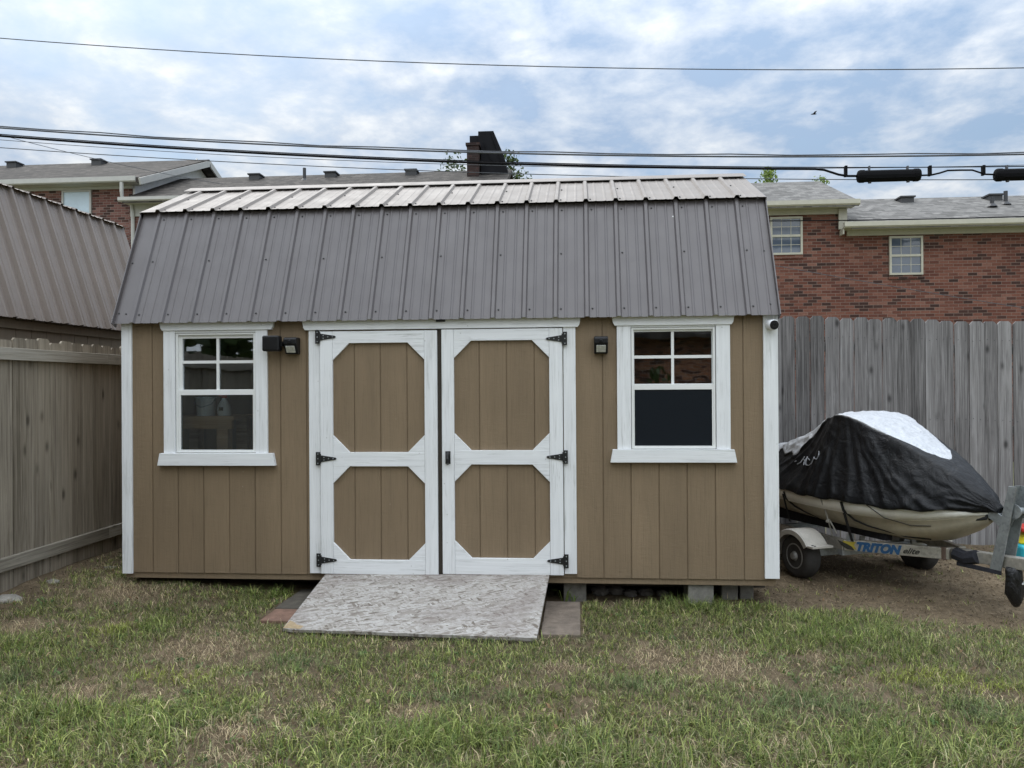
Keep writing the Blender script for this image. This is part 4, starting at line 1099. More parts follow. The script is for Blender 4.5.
# ------------------------------------------------------------------ trees
def tree(x, y, h, r, leafmat, label, n=2600, leaf=.13, crown0=.45, seed=1, tips=0, group='trees behind the brick houses', z0=None):
    rg = np.random.default_rng(seed); rr = random.Random(seed)
    z0 = gz1(x, y) if z0 is None else z0
    t = thing('tree', label, 'tree', (x, y, z0), group)
    mb = MB(); base = Vector((x, y, z0-.1))
    mb.tube([base, base+Vector((.05, .02, h*.3)), base+Vector((-.03, .05, h*.6)), base+Vector((.08, 0, h*.88))], [h*.024, h*.018, h*.011, h*.003], 8)
    ends = []
    for k in range(16):
        a = rr.uniform(0, 2*math.pi); f = rr.uniform(crown0*.75, .88)
        s = base+Vector((0, 0, h*f)); le = r*rr.uniform(.6, 1.05)*(1.25-f*.5); up = rr.uniform(.25, .9)
        m1 = s+Vector((math.cos(a), math.sin(a), up*.5))*le*.5; e = s+Vector((math.cos(a), math.sin(a), up))*le
        if e.z > z0+h: e.z = z0+h*rr.uniform(.93, 1)
        mb.tube([s, m1, e], [h*.008, h*.005, h*.0015], 5); ends += [m1, e, s.lerp(e, .75)]
    ends += [base+Vector((rr.uniform(-.4, .4)*r, rr.uniform(-.4, .4)*r, h*rr.uniform(.9, 1.0))) for _ in range(5)]
    mb.build('trunk', M['bark'], t)
    lb = MB(); cs = []
    for e in ends:
        for _ in range(2): cs.append((e+Vector(rg.normal(0, .22*r, 3)), rg.uniform(.16, .34)*r, rg.uniform(.0, 1)))
    per = max(8, n//len(cs))
    for (c, s, tone) in cs:
        for _ in range(per):
            d = Vector(rg.normal(0, 1, 3)); d.normalize(); p = c+d*s*float(rg.random()**.5)*Vector((1,1,.8)).length/1.62
            a = Vector(rg.normal(0, 1, 3)).normalized(); b = a.cross(Vector(rg.normal(0, 1, 3))).normalized(); l = leaf*rg.uniform(.6, 1.3)
            lb.add([p-a*l*.5, p+b*l*.28, p+a*l*.5, p-b*l*.28], [(0,1,2,3)], 0, float(np.clip(tone*.6+rg.random()*.4, 0, 1)))
    lb.build('crown', leafmat, t)
tree(-3.1, 31, 11.5, 2.2, M['leaf'], 'dark green tree showing on both sides of the chimney', 15000, .19, .5, 3)
tree(9.7, 30, 10.0, 2.0, M['leaf_bright'], 'light green treetop just above the ridge right of the metal roof', 12000, .17, .5, 5)
tree(11.4, 31, 10.3, 1.7, M['leaf_bright'], 'light green leafy tips at the right end of the ridge', 10000, .17, .5, 8)
tree(-7.5, -13, 12, 4.2, M['leaf'], 'dense tree reflected in the left shed window', 9000, .45, .2, 12, group='trees across the yard')
tree(-4.0, -15.5, 10, 3.2, M['leaf'], 'smaller tree beside the orange brick house', 6000, .4, .2, 14, group='trees across the yard')
tree(1.2, -13.2, 4.2, 1.1, M['leaf'], 'low young tree in front of the orange brick house', 1800, .2, .25, 15, group='trees across the yard')

# ------------------------------------------------------------------ wires
def fitq(pts):
    xs_ = np.array([p[0] for p in pts]); zs_ = np.array([p[1] for p in pts]); return np.polyfit(xs_, zs_, 2)
def wire(name, pts, y, rad, mat, label, x0=-32, x1=32, grp='overhead wires', n=60, twin=0):
    c = fitq(pts); mb = MB()
    xx = np.linspace(x0, x1, n)
    mb.tube([(a, y, float(np.polyval(c, a))) for a in xx], rad, 6)
    if twin: mb.tube([(a, y+.02, float(np.polyval(c, a))+twin+.012*math.sin(a*2.1)) for a in xx], rad*.7, 6)
    o = mb.build(name, mat)
    tag(o, label, 'wire', grp); return c
wire('power_line', [(-10.16,8.27),(-5.02,7.74),(-.15,7.34),(4.48,7.1),(8.88,6.96)], 9, .009, M['cable_grey'], 'single thin wire highest across the sky')
wire('power_line', [(-10.17,6.51),(-5.35,6.11),(-1.51,5.79),(.36,5.68),(5.64,5.5),(8.87,5.44)], 9, .016, M['cable_grey'], 'second wire from the top, two strands twisted together', twin=.04)
cm = wire('power_line', [(-10.17,6.40),(-5.35,5.97),(-1.51,5.655),(.36,5.545),(3.26,5.40),(5.6,5.30),(8.87,5.25)], 9.05, .009, M['cable'], 'thin support wire that carries the thick black cable')
wire('power_line', [(-10.17,6.16),(-5.35,5.73),(-.39,5.39),(3.26,5.2),(8.87,5.02)], 9.1, .008, M['cable_grey'], 'lowest thin wire of the bundle just above the shed ridge')
wire('power_line', [(-10.17,6.36),(-1.0,5.63),(3.26,5.415),(8.87,5.33)], 9.3, .006, M['cable_grey'], 'faint thin wire between the twisted strands and the thick cable')
# thick cable dipping into the splice cases
cz = lambda x: float(np.polyval(cm, x))
mb = MB()
pts = [(a, 9, cz(a)-.045) for a in np.linspace(-32, 5.3, 50)]
pts += [(5.45, 9, cz(5.45)-.06), (5.7, 9, 5.17), (5.85, 9, 5.14), (6.04, 9, 5.135)]
mb.tube(pts, .021, 8)
mb.tube([(7.1, 9, 5.115), (7.3, 9, 5.118), (7.45, 9, 5.15), (7.58, 9, 5.19), (7.8, 9, 5.19), (8.0, 9, 5.185), (8.12, 9, 5.14), (8.22, 9, 5.105), (8.40, 9, 5.095)], .016, 8)
mb.tube([(9.4, 9, 5.09), (9.6, 9, 5.12), (9.9, 9, cz(9.9)-.045)] + [(a, 9, cz(a)-.045) for a in np.linspace(10.5, 32, 20)], .021, 8)
tag(mb.build('telephone_cable', M['cable'], smooth=True), 'thick black cable running into the splice cases on the right', 'cable', 'overhead wires')
def splice(x0, x1, z, label):
    t = thing('splice_case', label, 'splice case', ((x0+x1)/2, 9, z), 'splice cases on the cable')
    b = MB(); b.lathe([(.05, 0), (.1, .02), (.115, .05), (.115, .12), (.106, .13), (.106, x1-x0-.13), (.115, x1-x0-.12), (.115, x1-x0-.05), (.1, x1-x0-.02), (.05, x1-x0)], (x0, 9, z), (1,0,0), 16)
    for k in range(3): b.bar((x0+.1, 8.905+.004*k, z-.05+.05*k), (x1-.1, 8.905+.004*k, z-.05+.05*k), .012, .012)
    b.build('body', M['cable'], t)
    for xx in (x0+.22, x1-.22):
        b = MB(); b.box(xx-.012, xx+.012, 8.99, 9.055, z+.1, cz(xx)+.015); b.build('hanger', M['cable_grey'], t)
        b = MB(); b.lathe([(.03, 0), (.03, .03)], (xx, 9, z-.125), (0,0,1), 8); b.build('valve', M['vent_dark'], t)
    return t
splice(6.02, 7.12, 5.125, 'left black splice case hanging on the thick cable')
splice(8.37, 9.47, 5.085, 'black splice case cut by the right picture edge')
for x, z in ((5.83, 5.17), (7.28, 5.145), (8.19, 5.13)):
    mb = MB(); mb.box(x-.022, x+.022, 8.97, 9.06, z-.04, cz(x)+.015)
    tag(mb.build('cable_clamp', M['cable'], bevel=.005), {5.83: 'small clamp on the cable left of the left splice case', 7.28: 'small clamp just right of the left splice case', 8.19: 'small clamp just left of the right splice case'}[x], 'clamp', 'clamps on the cable')
def free_wire(name, pts, rad, mat, label, sag=.0, n=24):
    mb = MB(); P = []
    for (a, b) in zip(pts[:-1], pts[1:]):
        a, b = Vector(a), Vector(b)
        for k in range(n): f = k/n; P.append(a.lerp(b, f)-Vector((0, 0, sag*4*f*(1-f))))
    P.append(Vector(pts[-1])); mb.tube(P, rad, 6)
    return tag(mb.build(name, mat), label, 'wire', 'overhead wires')
free_wire('service_wire', [(-12, 7.5, 6.8), (-8.2, 14.6, 6.75)], .006, M['cable_grey'], 'thin service wire slanting down onto the left house roof', .15)
free_wire('service_wire', [(3.2, 9, 3.85), (9.5, 9, 2.62), (15, 9, 2.0)], .006, M['cable_grey'], 'thin cable slanting across the red brick wall', .03)
free_wire('service_wire', [(2.5, 11, 4.9), (5.5, 11.2, 4.79), (12, 11.2, 4.80), (20, 11.2, 5.2)], .012, M['cable'], 'cable running level along the right house gutter', .03)

# bird
mb = MB(); bx, by, bz = 8.09, 19, 9.49
mb.tube([(bx-.22, by, bz-.02), (bx-.1, by, bz), (bx+.08, by, bz), (bx+.18, by, bz+.01)], [.015, .05, .05, .02], 8)
mb.prism([(bx+.08, by, bz+.02), (bx-.08, by, bz+.02), (bx+.05, by+.2, bz+.14), (bx+.14, by+.35, bz+.2)], (0, 0, .012))
mb.prism([(bx+.08, by, bz+.02), (bx-.08, by, bz+.02), (bx+.0, by-.2, bz+.12), (bx+.12, by-.35, bz+.12)], (0, 0, .012))
mb.v = [(bx+(p[0]-bx)*.42, by+(p[1]-by)*.42, bz+(p[2]-bz)*.38) for p in mb.v]
tag(mb.build('bird', M['bird']), 'small dark bird flying in the clouds at the right', 'bird')

# ------------------------------------------------------------------ trailer, watercraft and cover
A0 = Vector((3.47, 1.23, 0)); U = Vector((.40, -.9165, 0)).normalized(); V_ = Vector((-U.y, U.x, 0))
if V_.x < 0: V_ = -V_
def P(s, l, z): return A0+U*s+V_*l+Vector((0,0,z))
GT = -.205
tr = thing('boat_trailer', 'weathered aluminium watercraft trailer beside the shed', 'trailer', (3.47, 1.23, GT))
# side rails running in to the tongue
def rail(side, nm):
    mb = MB()
    a, b, c = P(-1.25, side*.42, .10), P(.28, side*.42, .108), P(.98, side*.06, .142)
    if side > 0: pass
    mb.bar(a, b, .05, .085); mb.bar(b, c, .05, .0855)
    return mb.build('side_rail', M['alu'], tr, bevel=.004), b, c
railL, rb0, rb1 = rail(-1, 'l'); railR, _, _ = rail(1, 'r')
mb = MB(); mb.bar(P(.9, 0, .135), P(1.75, 0, .185), .075, .08); mb.build('tongue', M['alu'], tr, bevel=.004)
mb = MB(); mb.bar(P(1.75, 0, .187), P(1.95, 0, .2), .06, .07); mb.lathe([(.045, -.03), (.05, 0), (.04, .04)], P(1.97, 0, .2), (0,0,1), 12); mb.build('coupler', M['galv'], tr, bevel=.004)
mb = MB(); mb.bar(P(0, -.6, .0), P(0, .6, .0), .06, .06); mb.bar(P(.25, -.44, .045), P(.25, .44, .045), .05, .05); mb.bar(P(-.9, -.44, .045), P(-.9, .44, .045), .05, .05); mb.build('axle', M['galv'], tr)
mb = MB(); mb.bar(P(.965, -.035, .1), P(.965, -.066, .1), .05, .088, (0,0,1)); 
mb = MB(); mb.obox(P(.95, -.093, .14), U*.022, V_*.014, (0,0,.046)); mb.build('bracket_plate', m_plain('rusty_plate', (.16,.11,.085), .7, var=.2), tr)
# wheels
def wheel(side):
    c = P(0, side*.63, -.018 if side < 0 else -.055); r = .187; out = V_*side
    mb = MB(); prof = []
    w = .065
    for (rr, hh) in ((.105, -w), (.14, -w-.012), (.17, -w), (.184, -w*.6), (.187, 0), (.184, w*.6), (.17, w), (.14, w+.012), (.105, w)):
        prof.append((rr, hh))
    mb.lathe(prof, c, out, 36); ty = mb.build('wheel', M['rubber'], tr, smooth=True)
    mb = MB(); mb.lathe([(.1, -.05), (.106, w+.002), (.096, w+.004), (.088, w-.02), (.06, w-.03), (.05, w-.01), (.035, w+.006), (.03, w+.02), (.01, w+.022)], c, out, 28); mb.build('rim', M['rim'], ty)
    mb = MB()
    for k in range(4):
        a = 2*math.pi*k/4+.3; q_ = c+out*(w-.028)+(U*math.cos(a)+Vector((0,0,1))*math.sin(a))*.062
        mb.lathe([(.009, 0), (.008, .014)], q_, out, 6)
    mb.build('lug_nut', M['galv'], ty)
    # fender: arched strip with a turned-down lip
    fm = MB(); N = 22; R0 = .235; hw = .10; ring = []
    for i in range(N+1):
        a = math.pi*(.17+.86*i/N); d = U*math.cos(a)+Vector((0,0,1))*math.sin(a)*.95
        ring.append((c+d*R0-out*hw, c+d*R0+out*(hw-.01), c+d*(R0-.006)+out*hw, c+d*(R0-.045)+out*hw))
    vs = [p for q4 in ring for p in q4]; fs = [(4*i+j, 4*i+j+1, 4*(i+1)+j+1, 4*(i+1)+j) for i in range(N) for j in range(3)]
    fm.add(vs, fs); 
    a = ring[0]; 
    fm.obox((a[0]+a[1])/2+U*.03, U*.033, V_*hw, (0,0,.006)); a = ring[-1]; fm.obox((a[0]+a[1])/2-U*.05, U*.055, V_*hw, (0,0,.006))
    fd = fm.build('fender', M['fender'], tr, solid=.006, smooth=False)
    mb = MB()
    for k in range(2): mb.lathe([(.011, 0), (.009, .006)], (ring[0][0]+ring[0][1])/2+U*(.012+.028*k)+out*.06+Vector((0,0,.0065)), (0,0,1), 8)
    mb.build('bolt', M['black_metal'], fd)
    mb = MB(); mb.bar(P(0, side*.44, .06), P(0, side*.52, .06), .06, .08); mb.build('hub_mount', M['galv'], tr)
wheel(-1); wheel(1)
for side in (-1, 1):
    mb = MB(); mb.bar(P(-1.2, side*.27, .215), P(.55, side*.22, .215), .075, .085); mb.build('bunk', M['carpet'], tr, bevel=.012)
    for s in (-.9, .3): mb = MB(); mb.bar(P(s, side*.27, .07), P(s, side*.26, .172), .045, .02, U); mb.build('bunk_bracket', M['galv'], tr)
mb = MB(); mb.bar(P(.3, -.4, .17), P(.3, -.36, .17), .05, .05); mb.bar(P(.32, -.40, .145), P(.32, -.40, .2), .06, .02, U); mb.build('strap_anchor', M['galv'], tr)
# winch post: C channel of galvanised plate
B0, T0 = P(1.36, 0, .10), P(1.50, 0, .70)
mb = MB(); ax = (T0-B0)
for sd_ in (-1, 1): 
    o_ = V_*.052*sd_
    fr = U*.05
    mb.prism([B0+o_-fr*.9, B0+o_+fr*.9, T0+o_+fr*.6, T0+o_-fr*.6], V_*.006*sd_)
mb.prism([B0-fr*.9-V_*.052, B0-fr*.9+V_*.052, T0-fr*.6+V_*.052, T0-fr*.6-V_*.052], -U*.006)
wp = mb.build('winch_post', M['galv'], tr)
mb = MB(); mb.bar(P(1.42, -.035, .43), P(1.27, -.035, .51), .008, .075); mb.bar(P(1.42, .035, .43), P(1.27, .035, .51), .008, .075); mb.bar(P(1.345, -.035, .47), P(1.345, .035, .47), .06, .05); mb.build('bow_stop', M['galv'], tr, bevel=.002)
mb = MB(); mb.tube([P(1.285, -.03, .51), P(1.285, .03, .51)], .03, 14); mb.build('bow_roller', M['rubber'], tr)
mb = MB(); mb.lathe([(.05, -.04), (.05, -.036), (.025, -.035), (.025, .035), (.05, .036), (.05, .04)], P(1.5, 0, .53), V_, 16); mb.bar(P(1.5, .06, .53), P(1.52, .07, .42), .012, .02); mb.build('winch', M['galv'], tr)
mb = MB()
mb.tube([P(1.42, 0, .5), P(1.3, -.02, .45), P(1.2, -.02, .42)], .012, 6); mb.build('winch_strap', M['webbing'], tr)
mb = MB(); mb.bar(P(1.05, -.07, .085), P(1.4, -.05, .085), .012, .03); mb.tube([P(1.02, -.05, .15), P(1.12, -.05, .135), P(1.2, -.04, .16)], .05, 8); mb.build('tongue_step', M['carpet'], tr)
# lettering on the left rail's outer face
def text_on(par, txt, org, ux, uz, size, mat, nm, shear=0.0, bold=0.0, sx=1.0, depth=.0015):
    cu = bpy.data.curves.new(nm, 'FONT'); cu.body = txt; cu.size = size; cu.extrude = depth; cu.shear = shear; cu.offset = bold; cu.space_character = 1.0
    tmp = bpy.data.objects.new(nm, cu); COL.objects.link(tmp)
    dg = bpy.context.evaluated_depsgraph_get(); me = bpy.data.meshes.new_from_object(tmp.evaluated_get(dg))
    bpy.data.objects.remove(tmp)
    ux = Vector(ux).normalized(); uz = Vector(uz).normalized(); n_ = ux.cross(uz)
    off = Vector((0,0,0)); p_ = par
    while p_ is not None: off += p_.location; p_ = p_.parent
    for v in me.vertices: v.co = Vector(org)-off+ux*v.co.x*sx+uz*v.co.y+n_*v.co.z
    me.materials.clear(); me.materials.append(mat)
    o = bpy.data.objects.new(nm, me); COL.objects.link(o); o.parent = par; return o
ru = (rb1-rb0).normalized(); up = Vector((0,0,1)); rn = ru.cross(up); 
if rn.dot(Vector((-.3,-1,0))) < 0: rn = -rn
base = rb0+rn*.0275
text_on(railL, 'TRITON', base+ru*.095-up*.033, ru, up, .092, M['decal_blue'], 'maker_lettering', .3, .006, 1.0)
text_on(railL, 'elite', base+ru*.455-up*.022, ru, up, .06, M['decal_dark'], 'model_lettering', .45, .001, 1.15)
mb = MB(); o_ = base-up*.0
def pr(a, b): return base+ru*a+up*b
mb.prism([pr(-.01,.036), pr(.06,.03), pr(.10,.036), pr(.085,.005), pr(.105,-.03), pr(.07,-.02), pr(.03,-.015)], rn*.001)
mb.build('yellow_star_decal', M['decal_yellow'], railL)
mb = MB(); mb.prism([pr(-.05,.04), pr(.03,.012), pr(.07,-.008), pr(.09,-.036), pr(.03,-.03), pr(-.02,.0)], rn*.0016); mb.build('dark_swoosh_decal', M['decal_dark'], railL)

# hull
SH = [-1.33, -1.15, -.9, -.5, 0, .4, .7, .95, 1.13, 1.24, 1.30]
HW = [.40, .43, .47, .51, .52, .47, .38, .28, .18, .09, .015]
HZ = [.475, .475, .475, .475, .475, .47, .472, .48, .49, .495, .50]
KZ = [.265, .26, .25, .235, .21, .19, .185, .235, .32, .39, .43]
def itp(s, Y): return float(np.interp(s, SH, Y))
pw = thing('watercraft', 'cream personal watercraft hull resting on the trailer under a black cover', 'watercraft', (3.47, 1.23, .2))
def hull_mesh(k0, k1):
    ss = np.linspace(SH[0], SH[-1], 50); rows = []
    for s in ss:
        w, zg, zk = itp(s, HW), itp(s, HZ), itp(s, KZ)
        h = zg-zk
        half = [(w*.9, zg+.03), (w, zg+.02), (w+.008, zg-.02), (w*.995, zg-.33*h), (w*.935, zg-.37*h), (w*.86, zg-.60*h), (w*.72, zg-.80*h), (w*.38, zg-.93*h), (0, zk)]
        rows.append([( s, -l, z) for (l, z) in half]+[(s, l, z) for (l, z) in half[-2::-1]])
    return rows
rows = hull_mesh(0, 0); k = len(rows[0])
def strip(rows, js, name, mat, par, smooth=True):
    mb = MB()
    for j0, j1 in js:
        vs = [P(*rows[i][j]) for i in range(len(rows)) for j in range(j0, j1+1)]; n_ = j1-j0+1
        mb.add(vs, [(i*n_+j, i*n_+j+1, (i+1)*n_+j+1, (i+1)*n_+j) for i in range(len(rows)-1) for j in range(n_-1)])
    return mb.build(name, mat, par, smooth=smooth, solid=.004)
strip(rows, [(0, 3), (k-4, k-1)], 'gunwale', M['hull_top'], pw)
strip(rows, [(3, k-4)], 'hull', M['hull_low'], pw)
mb = MB(); mb.prism([P(*p) for p in rows[0]], U*.004); mb.build('transom', M['hull_low'], pw)
mb = MB()
for (i, j) in ((0, 0),):
    N = len(rows); L_ = [P(*rows[i][0]) for i in range(N)]; R_ = [P(*rows[i][-1]) for i in range(N)]
    mb.add([p-Vector((0,0,.004)) for p in L_+R_], [(i, i+1, N+i+1, N+i) for i in range(N-1)])
mb.build('deck', M['hull_top'], pw, solid=.004)
mb = MB(); mb.bar(P(-1.2, 0, .55), P(-.15, 0, .62), .3, .3); mb.build('seat', M['rubber'], pw, bevel=.06)
mb = MB(); mb.tube([P(.12, 0, .5), P(.05, 0, 1.05)], .06, 10); mb.tube([P(.0, -.3, 1.09), P(.06, 0, 1.1), P(.0, .3, 1.09)], .02, 8); mb.build('handlebar', M['rubber'], pw)

# cover: one draped grid, the silver top panel cut from the same surface
CS = [-1.42, -1.3, -1.0, -.75, -.45, -.2, -.02, .10, .2, .34, .55, .75, .93, 1.08, 1.21, 1.31, 1.37]
CT = [.62, .76, .83, .87, .96, 1.06, 1.15, 1.18, 1.17, 1.12, 1.03, .935, .84, .76, .67, .59, .53]
CWT = [.16, .19, .20, .22, .25, .28, .31, .315, .305, .26, .22, .19, .16, .12, .08, .05, .02]
CH = [.46, .465, .475, .48, .485, .48, .475, .465, .46, .455, .455, .46, .465, .475, .48, .48, .485]
def ci(s, Y): return float(np.interp(s, CS, Y))
def sstep(a, b, x):
    f = min(1, max(0, (x-a)/(b-a))); return f*f*(3-2*f)
NS, NTT = 200, 141
TOPT, SB = .36, .4
def lim_at(s):
    """half width (in t) of the silver panel"""
    e = .02*math.sin(s*11)+.012*math.sin(s*29)
    base = TOPT*1.5+e*3 if s < -.3 else TOPT*1.0+.02*math.sin((s-.1)*3.8)
    if -.3 <= s < -.02: base = TOPT*1.5+(TOPT-TOPT*1.5)*(s+.3)/.28+e
    if s > .45: base *= 1-.35*sstep(.45, .85, s)
    if s > .82: base *= max(0.02, 1-(s-.82)/.11)**.6
    return max(.012, base)
uu = np.linspace(-1, 1, NTT)
def t_of(u, s):
    a = abs(u); L_ = lim_at(s); sg = -1 if u < 0 else 1
    if a < SB: return sg*L_*a/SB
    return sg*(L_+(1-L_)*(a-SB)/(1-SB))
FOLDS = [(.0, .9), (.10, 1.0), (-.12, .8), (.24, .9), (.4, .7), (-.3, .6), (.58, .7), (-.55, .6), (.75, .6), (-.8, .5), (.92, .7), (1.08, .6)]
def cover_point(s, t):
    w = itp(min(max(s, -1.33), 1.295), HW)+.025
    if s > 1.26: w = max(.03, w*(1-(s-1.26)/.14))
    wt, zt, zh = min(ci(s, CWT), w*.9), ci(s, CT), ci(s, CH)
    sg = -1 if t < 0 else 1; a = abs(t)
    zh += .012*math.sin(s*7+sg)+.006*math.sin(s*23+1)
    if a < TOPT:
        f = a/TOPT; l = wt*f; z = zt-.02*f*f
    else:
        f = (a-TOPT)/(1-TOPT)
        l = wt+(w-wt)*(f**.98)-.028*math.sin(math.pi*f)*math.exp(-((s-.1)/.55)**2)
        l += .012*math.sin(math.pi*f)*sstep(.3, .7, s)
        z = (zt-.02)+(zh-zt+.02)*(f**1.06)
        if f > .93: l -= (f-.93)*.2
    # long soft folds: each starts high near the bars and spreads down to the hem
    ff = max(0, (a-TOPT)/(1-TOPT)); d = 0
    for i, (sf, am) in enumerate(FOLDS):
        s_f = .08+(sf-.08)*(.25+.75*ff) + .05*mnoise.noise(Vector((ff*2.2, i*3.7, sg*2.0)))
        wd = .02+.05*ff
        q_ = (s-s_f)/wd
        d += am*.045*(.2+.8*min(1, ff*1.6))*math.exp(-abs(q_)*1.25)*(1 if a > TOPT*.8 else 0)
    n3 = mnoise.noise(Vector((s*4.2, t*3.2, 9.2))); n5 = mnoise.noise(Vector((s*11+t*4, t*9, 4.2)))
    d += .016*n3*min(1, a*2)+.007*(1-2.2*abs(n5))
    if s > .55:
        n6 = 1-2.2*abs(mnoise.noise(Vector((s*6+a*3, a*4-s*3, sg*5))))
        d += .018*n6*sstep(.55, .85, s)*min(1, ff*3)
    if a < lim_at(s)*1.05 and s < .1: d += .014*(1-2*abs(mnoise.noise(Vector((s*10, t*8, 1.5)))))
    l2 = l+d*(.85 if a > TOPT*.7 else .1)
    z2 = z+d*(.3 if a > TOPT*.7 else .8)
    return P(s, sg*l2 if t != 0 else 0.0, z2)
ss = np.linspace(CS[0], CS[-1], NS)
grid = [[cover_point(float(s), float(t_of(float(u), float(s)))) for u in uu] for s in ss]
def silver_here(s, u): return abs(u) < SB and s < .93 and s > -1.3
tt = uu
cv = thing('watercraft_cover', 'black nylon cover with silver top panel draped over the watercraft', 'cover', (3.47, 1.23, .45))
bk = MB(); sv = MB()
for mbx, want in ((bk, False), (sv, True)):
    idx = {}; vs = []; fs = []
    for i in range(NS-1):
        sm_ = (ss[i]+ss[i+1])/2
        for j in range(NTT-1):
            if silver_here(sm_, (tt[j]+tt[j+1])/2) != want: continue
            q4 = []
            for (a, b) in ((i, j), (i+1, j), (i+1, j+1), (i, j+1)):
                if (a, b) not in idx: idx[(a, b)] = len(vs); vs.append(grid[a][b])
                q4.append(idx[(a, b)])
            fs.append(tuple(q4))
    mbx.add(vs, fs)
# closing flap at the stern
bb = len(bk.v); st_ = [grid[0][j] for j in range(NTT)]; bk.add(st_+[P(CS[0]+.06, 0, .42)], [(j, j+1, NTT) for j in range(NTT-1)])
bk.build('body', M['nylon'], cv, smooth=True, solid=.003)
sv.build('silver_panel', M['silver'], cv, smooth=True, solid=.003)
# straps hanging from the hem under the hull, and a lashing rope
def ribbon(mb, pts, w, nrm):
    for a, b in zip(pts[:-1], pts[1:]): mb.bar(a, b, w, .003, nrm)
def hull_pt(s, f, out=.008):
    """point on the left side of the hull; f 0 gunwale .. 1 keel"""
    w, zg, zk = itp(s, HW), itp(s, HZ), itp(s, KZ); h = zg-zk
    F = [0, .1, .33, .37, .60, .80, .93, 1]; Lx = [w+.008, w+.008, w*.995, w*.95, w*.86, w*.72, w*.38, 0]
    return P(s, -(float(np.interp(f, F, Lx))+out), zg-f*h-.002)
for (s0, s1) in ((-.35, -.05), (.33, .75)):
    mb = MB(); mb.tube([hull_pt(s0, .0, .012), hull_pt(s0+.02, .25), hull_pt(s0+.07, .5), hull_pt(s0+.16, .62), hull_pt(s1, .82), hull_pt(s1+.12, .93)], .0075, 6); mb.build('strap', M['webbing'], cv)
mb = MB(); mb.bar(hull_pt(.33, .0, .012), P(.36, -.415, .148), .028, .004, V_); mb.build('tie_down', M['webbing'], cv)
mb = MB(); mb.bar(hull_pt(-.36, .1, .012), P(-.36, -.46, .2), .02, .004, V_); mb.build('tie_down', M['webbing'], cv)
mb = MB(); mb.tube([hull_pt(.55, .0, .01), hull_pt(.68, .3), hull_pt(.85, .5), hull_pt(.98, .52)], .0035, 5); mb.build('cord', M['rubber'], cv)
mb = MB(); mb.tube([hull_pt(.12, .0, .012), hull_pt(.13, .4, .012), P(.16, -.475, .27), P(.15, -.43, .15)], .006, 6); mb.tube([P(.16, -.475, .3), P(.2, -.47, .25), P(.22, -.45, .19)], .006, 6); mb.lathe([(.018, -.012), (.02, 0), (.012, .014)], P(.155, -.48, .285), (0,0,1), 8); mb.build('rope', M['rope'], cv)
mb = MB(); mb.tube([P(1.28, -.02, .50), P(1.28, -.05, .45), P(1.18, -.10, .42), P(1.08, -.17, .40)], .012, 6); mb.build('strap', M['webbing'], cv)
# squiggled print near the left rear
strokes = [[(290,465),(305,455)], [(325,488),(360,470),(390,400),(376,432),(412,442)], [(412,442),(430,400),(416,462),(442,490)], [(430,400),(452,452),(470,486),(505,486)], [(472,420),(500,438)], [(505,486),(550,470),(562,410),(582,432),(632,440),(646,405),(630,370)]]
mb = MB()
def on_cover(u_, v_):      # u_: along the craft, v_: height share on the left flank
    s = -.33+u_*.34; t_ = -.73-.04*u_+v_*.11
    return cover_point(s, t_)-V_*.006
for stp in strokes:
    pts = [on_cover((a-290)/360, (490-b)/120) for a, b in stp]
    mb.tube(pts, .0045, 5)
mb.build('print', M['logo'], cv)

# black bag over the jack under the tongue
t = thing('jack_bag', 'black plastic bag hanging around the jack under the trailer tongue', 'bag', tuple(P(1.47, 0, -.1)))
mb = MB(); prof = [(.04, .14), (.05, .11), (.056, .05), (.058, -.0), (.054, -.05), (.04, -.1), (.022, -.13), (.008, -.14)]
mb.lathe([(r, h) for r, h in prof], P(1.47, -.01, 0), (-.06,-.02,1), 28)
mb.v = [tuple(Vector(v)+Vector((mnoise.noise(Vector(v)*28), mnoise.noise(Vector(v)*28+Vector((5,0,0))), 0))*.016) for v in mb.v]
mb.build('body', M['bag'], t, smooth=True)
mb = MB(); mb.tube([P(1.53, .02, .12), P(1.54, .01, .06), P(1.53, -.01, .03)], .006, 6); mb.build('tie', M['white_plastic'], t)
# toy beyond the winch post
t = thing('plastic_toy', 'red yellow and blue plastic toy on the dirt behind the winch post', 'toy', (5.08, 1.7, -.25))
mb = MB(); mb.box(4.955, 5.355, 1.55, 1.85, -.2, -.03); mb.build('base', M['cyan_plastic'], t, bevel=.03, seg=3)
mb = MB(); mb.prism([(4.975, 1.6, -.028), (5.335, 1.6, -.028), (5.275, 1.6, .08), (5.025, 1.6, .08)], (0, .2, 0)); mb.build('body', M['yellow_plastic'], t, bevel=.015)
mb = MB(); mb.box(4.975, 5.325, 1.58, 1.82, .082, .125); mb.build('top', M['red_plastic'], t, bevel=.012)
for xx in (5.025, 5.275):
    mb = MB(); mb.lathe([(.05, -.02), (.055, 0), (.05, .02)], (xx, 1.53, -.19), (0,1,0), 16); mb.build('wheel', M['rubber'], t)

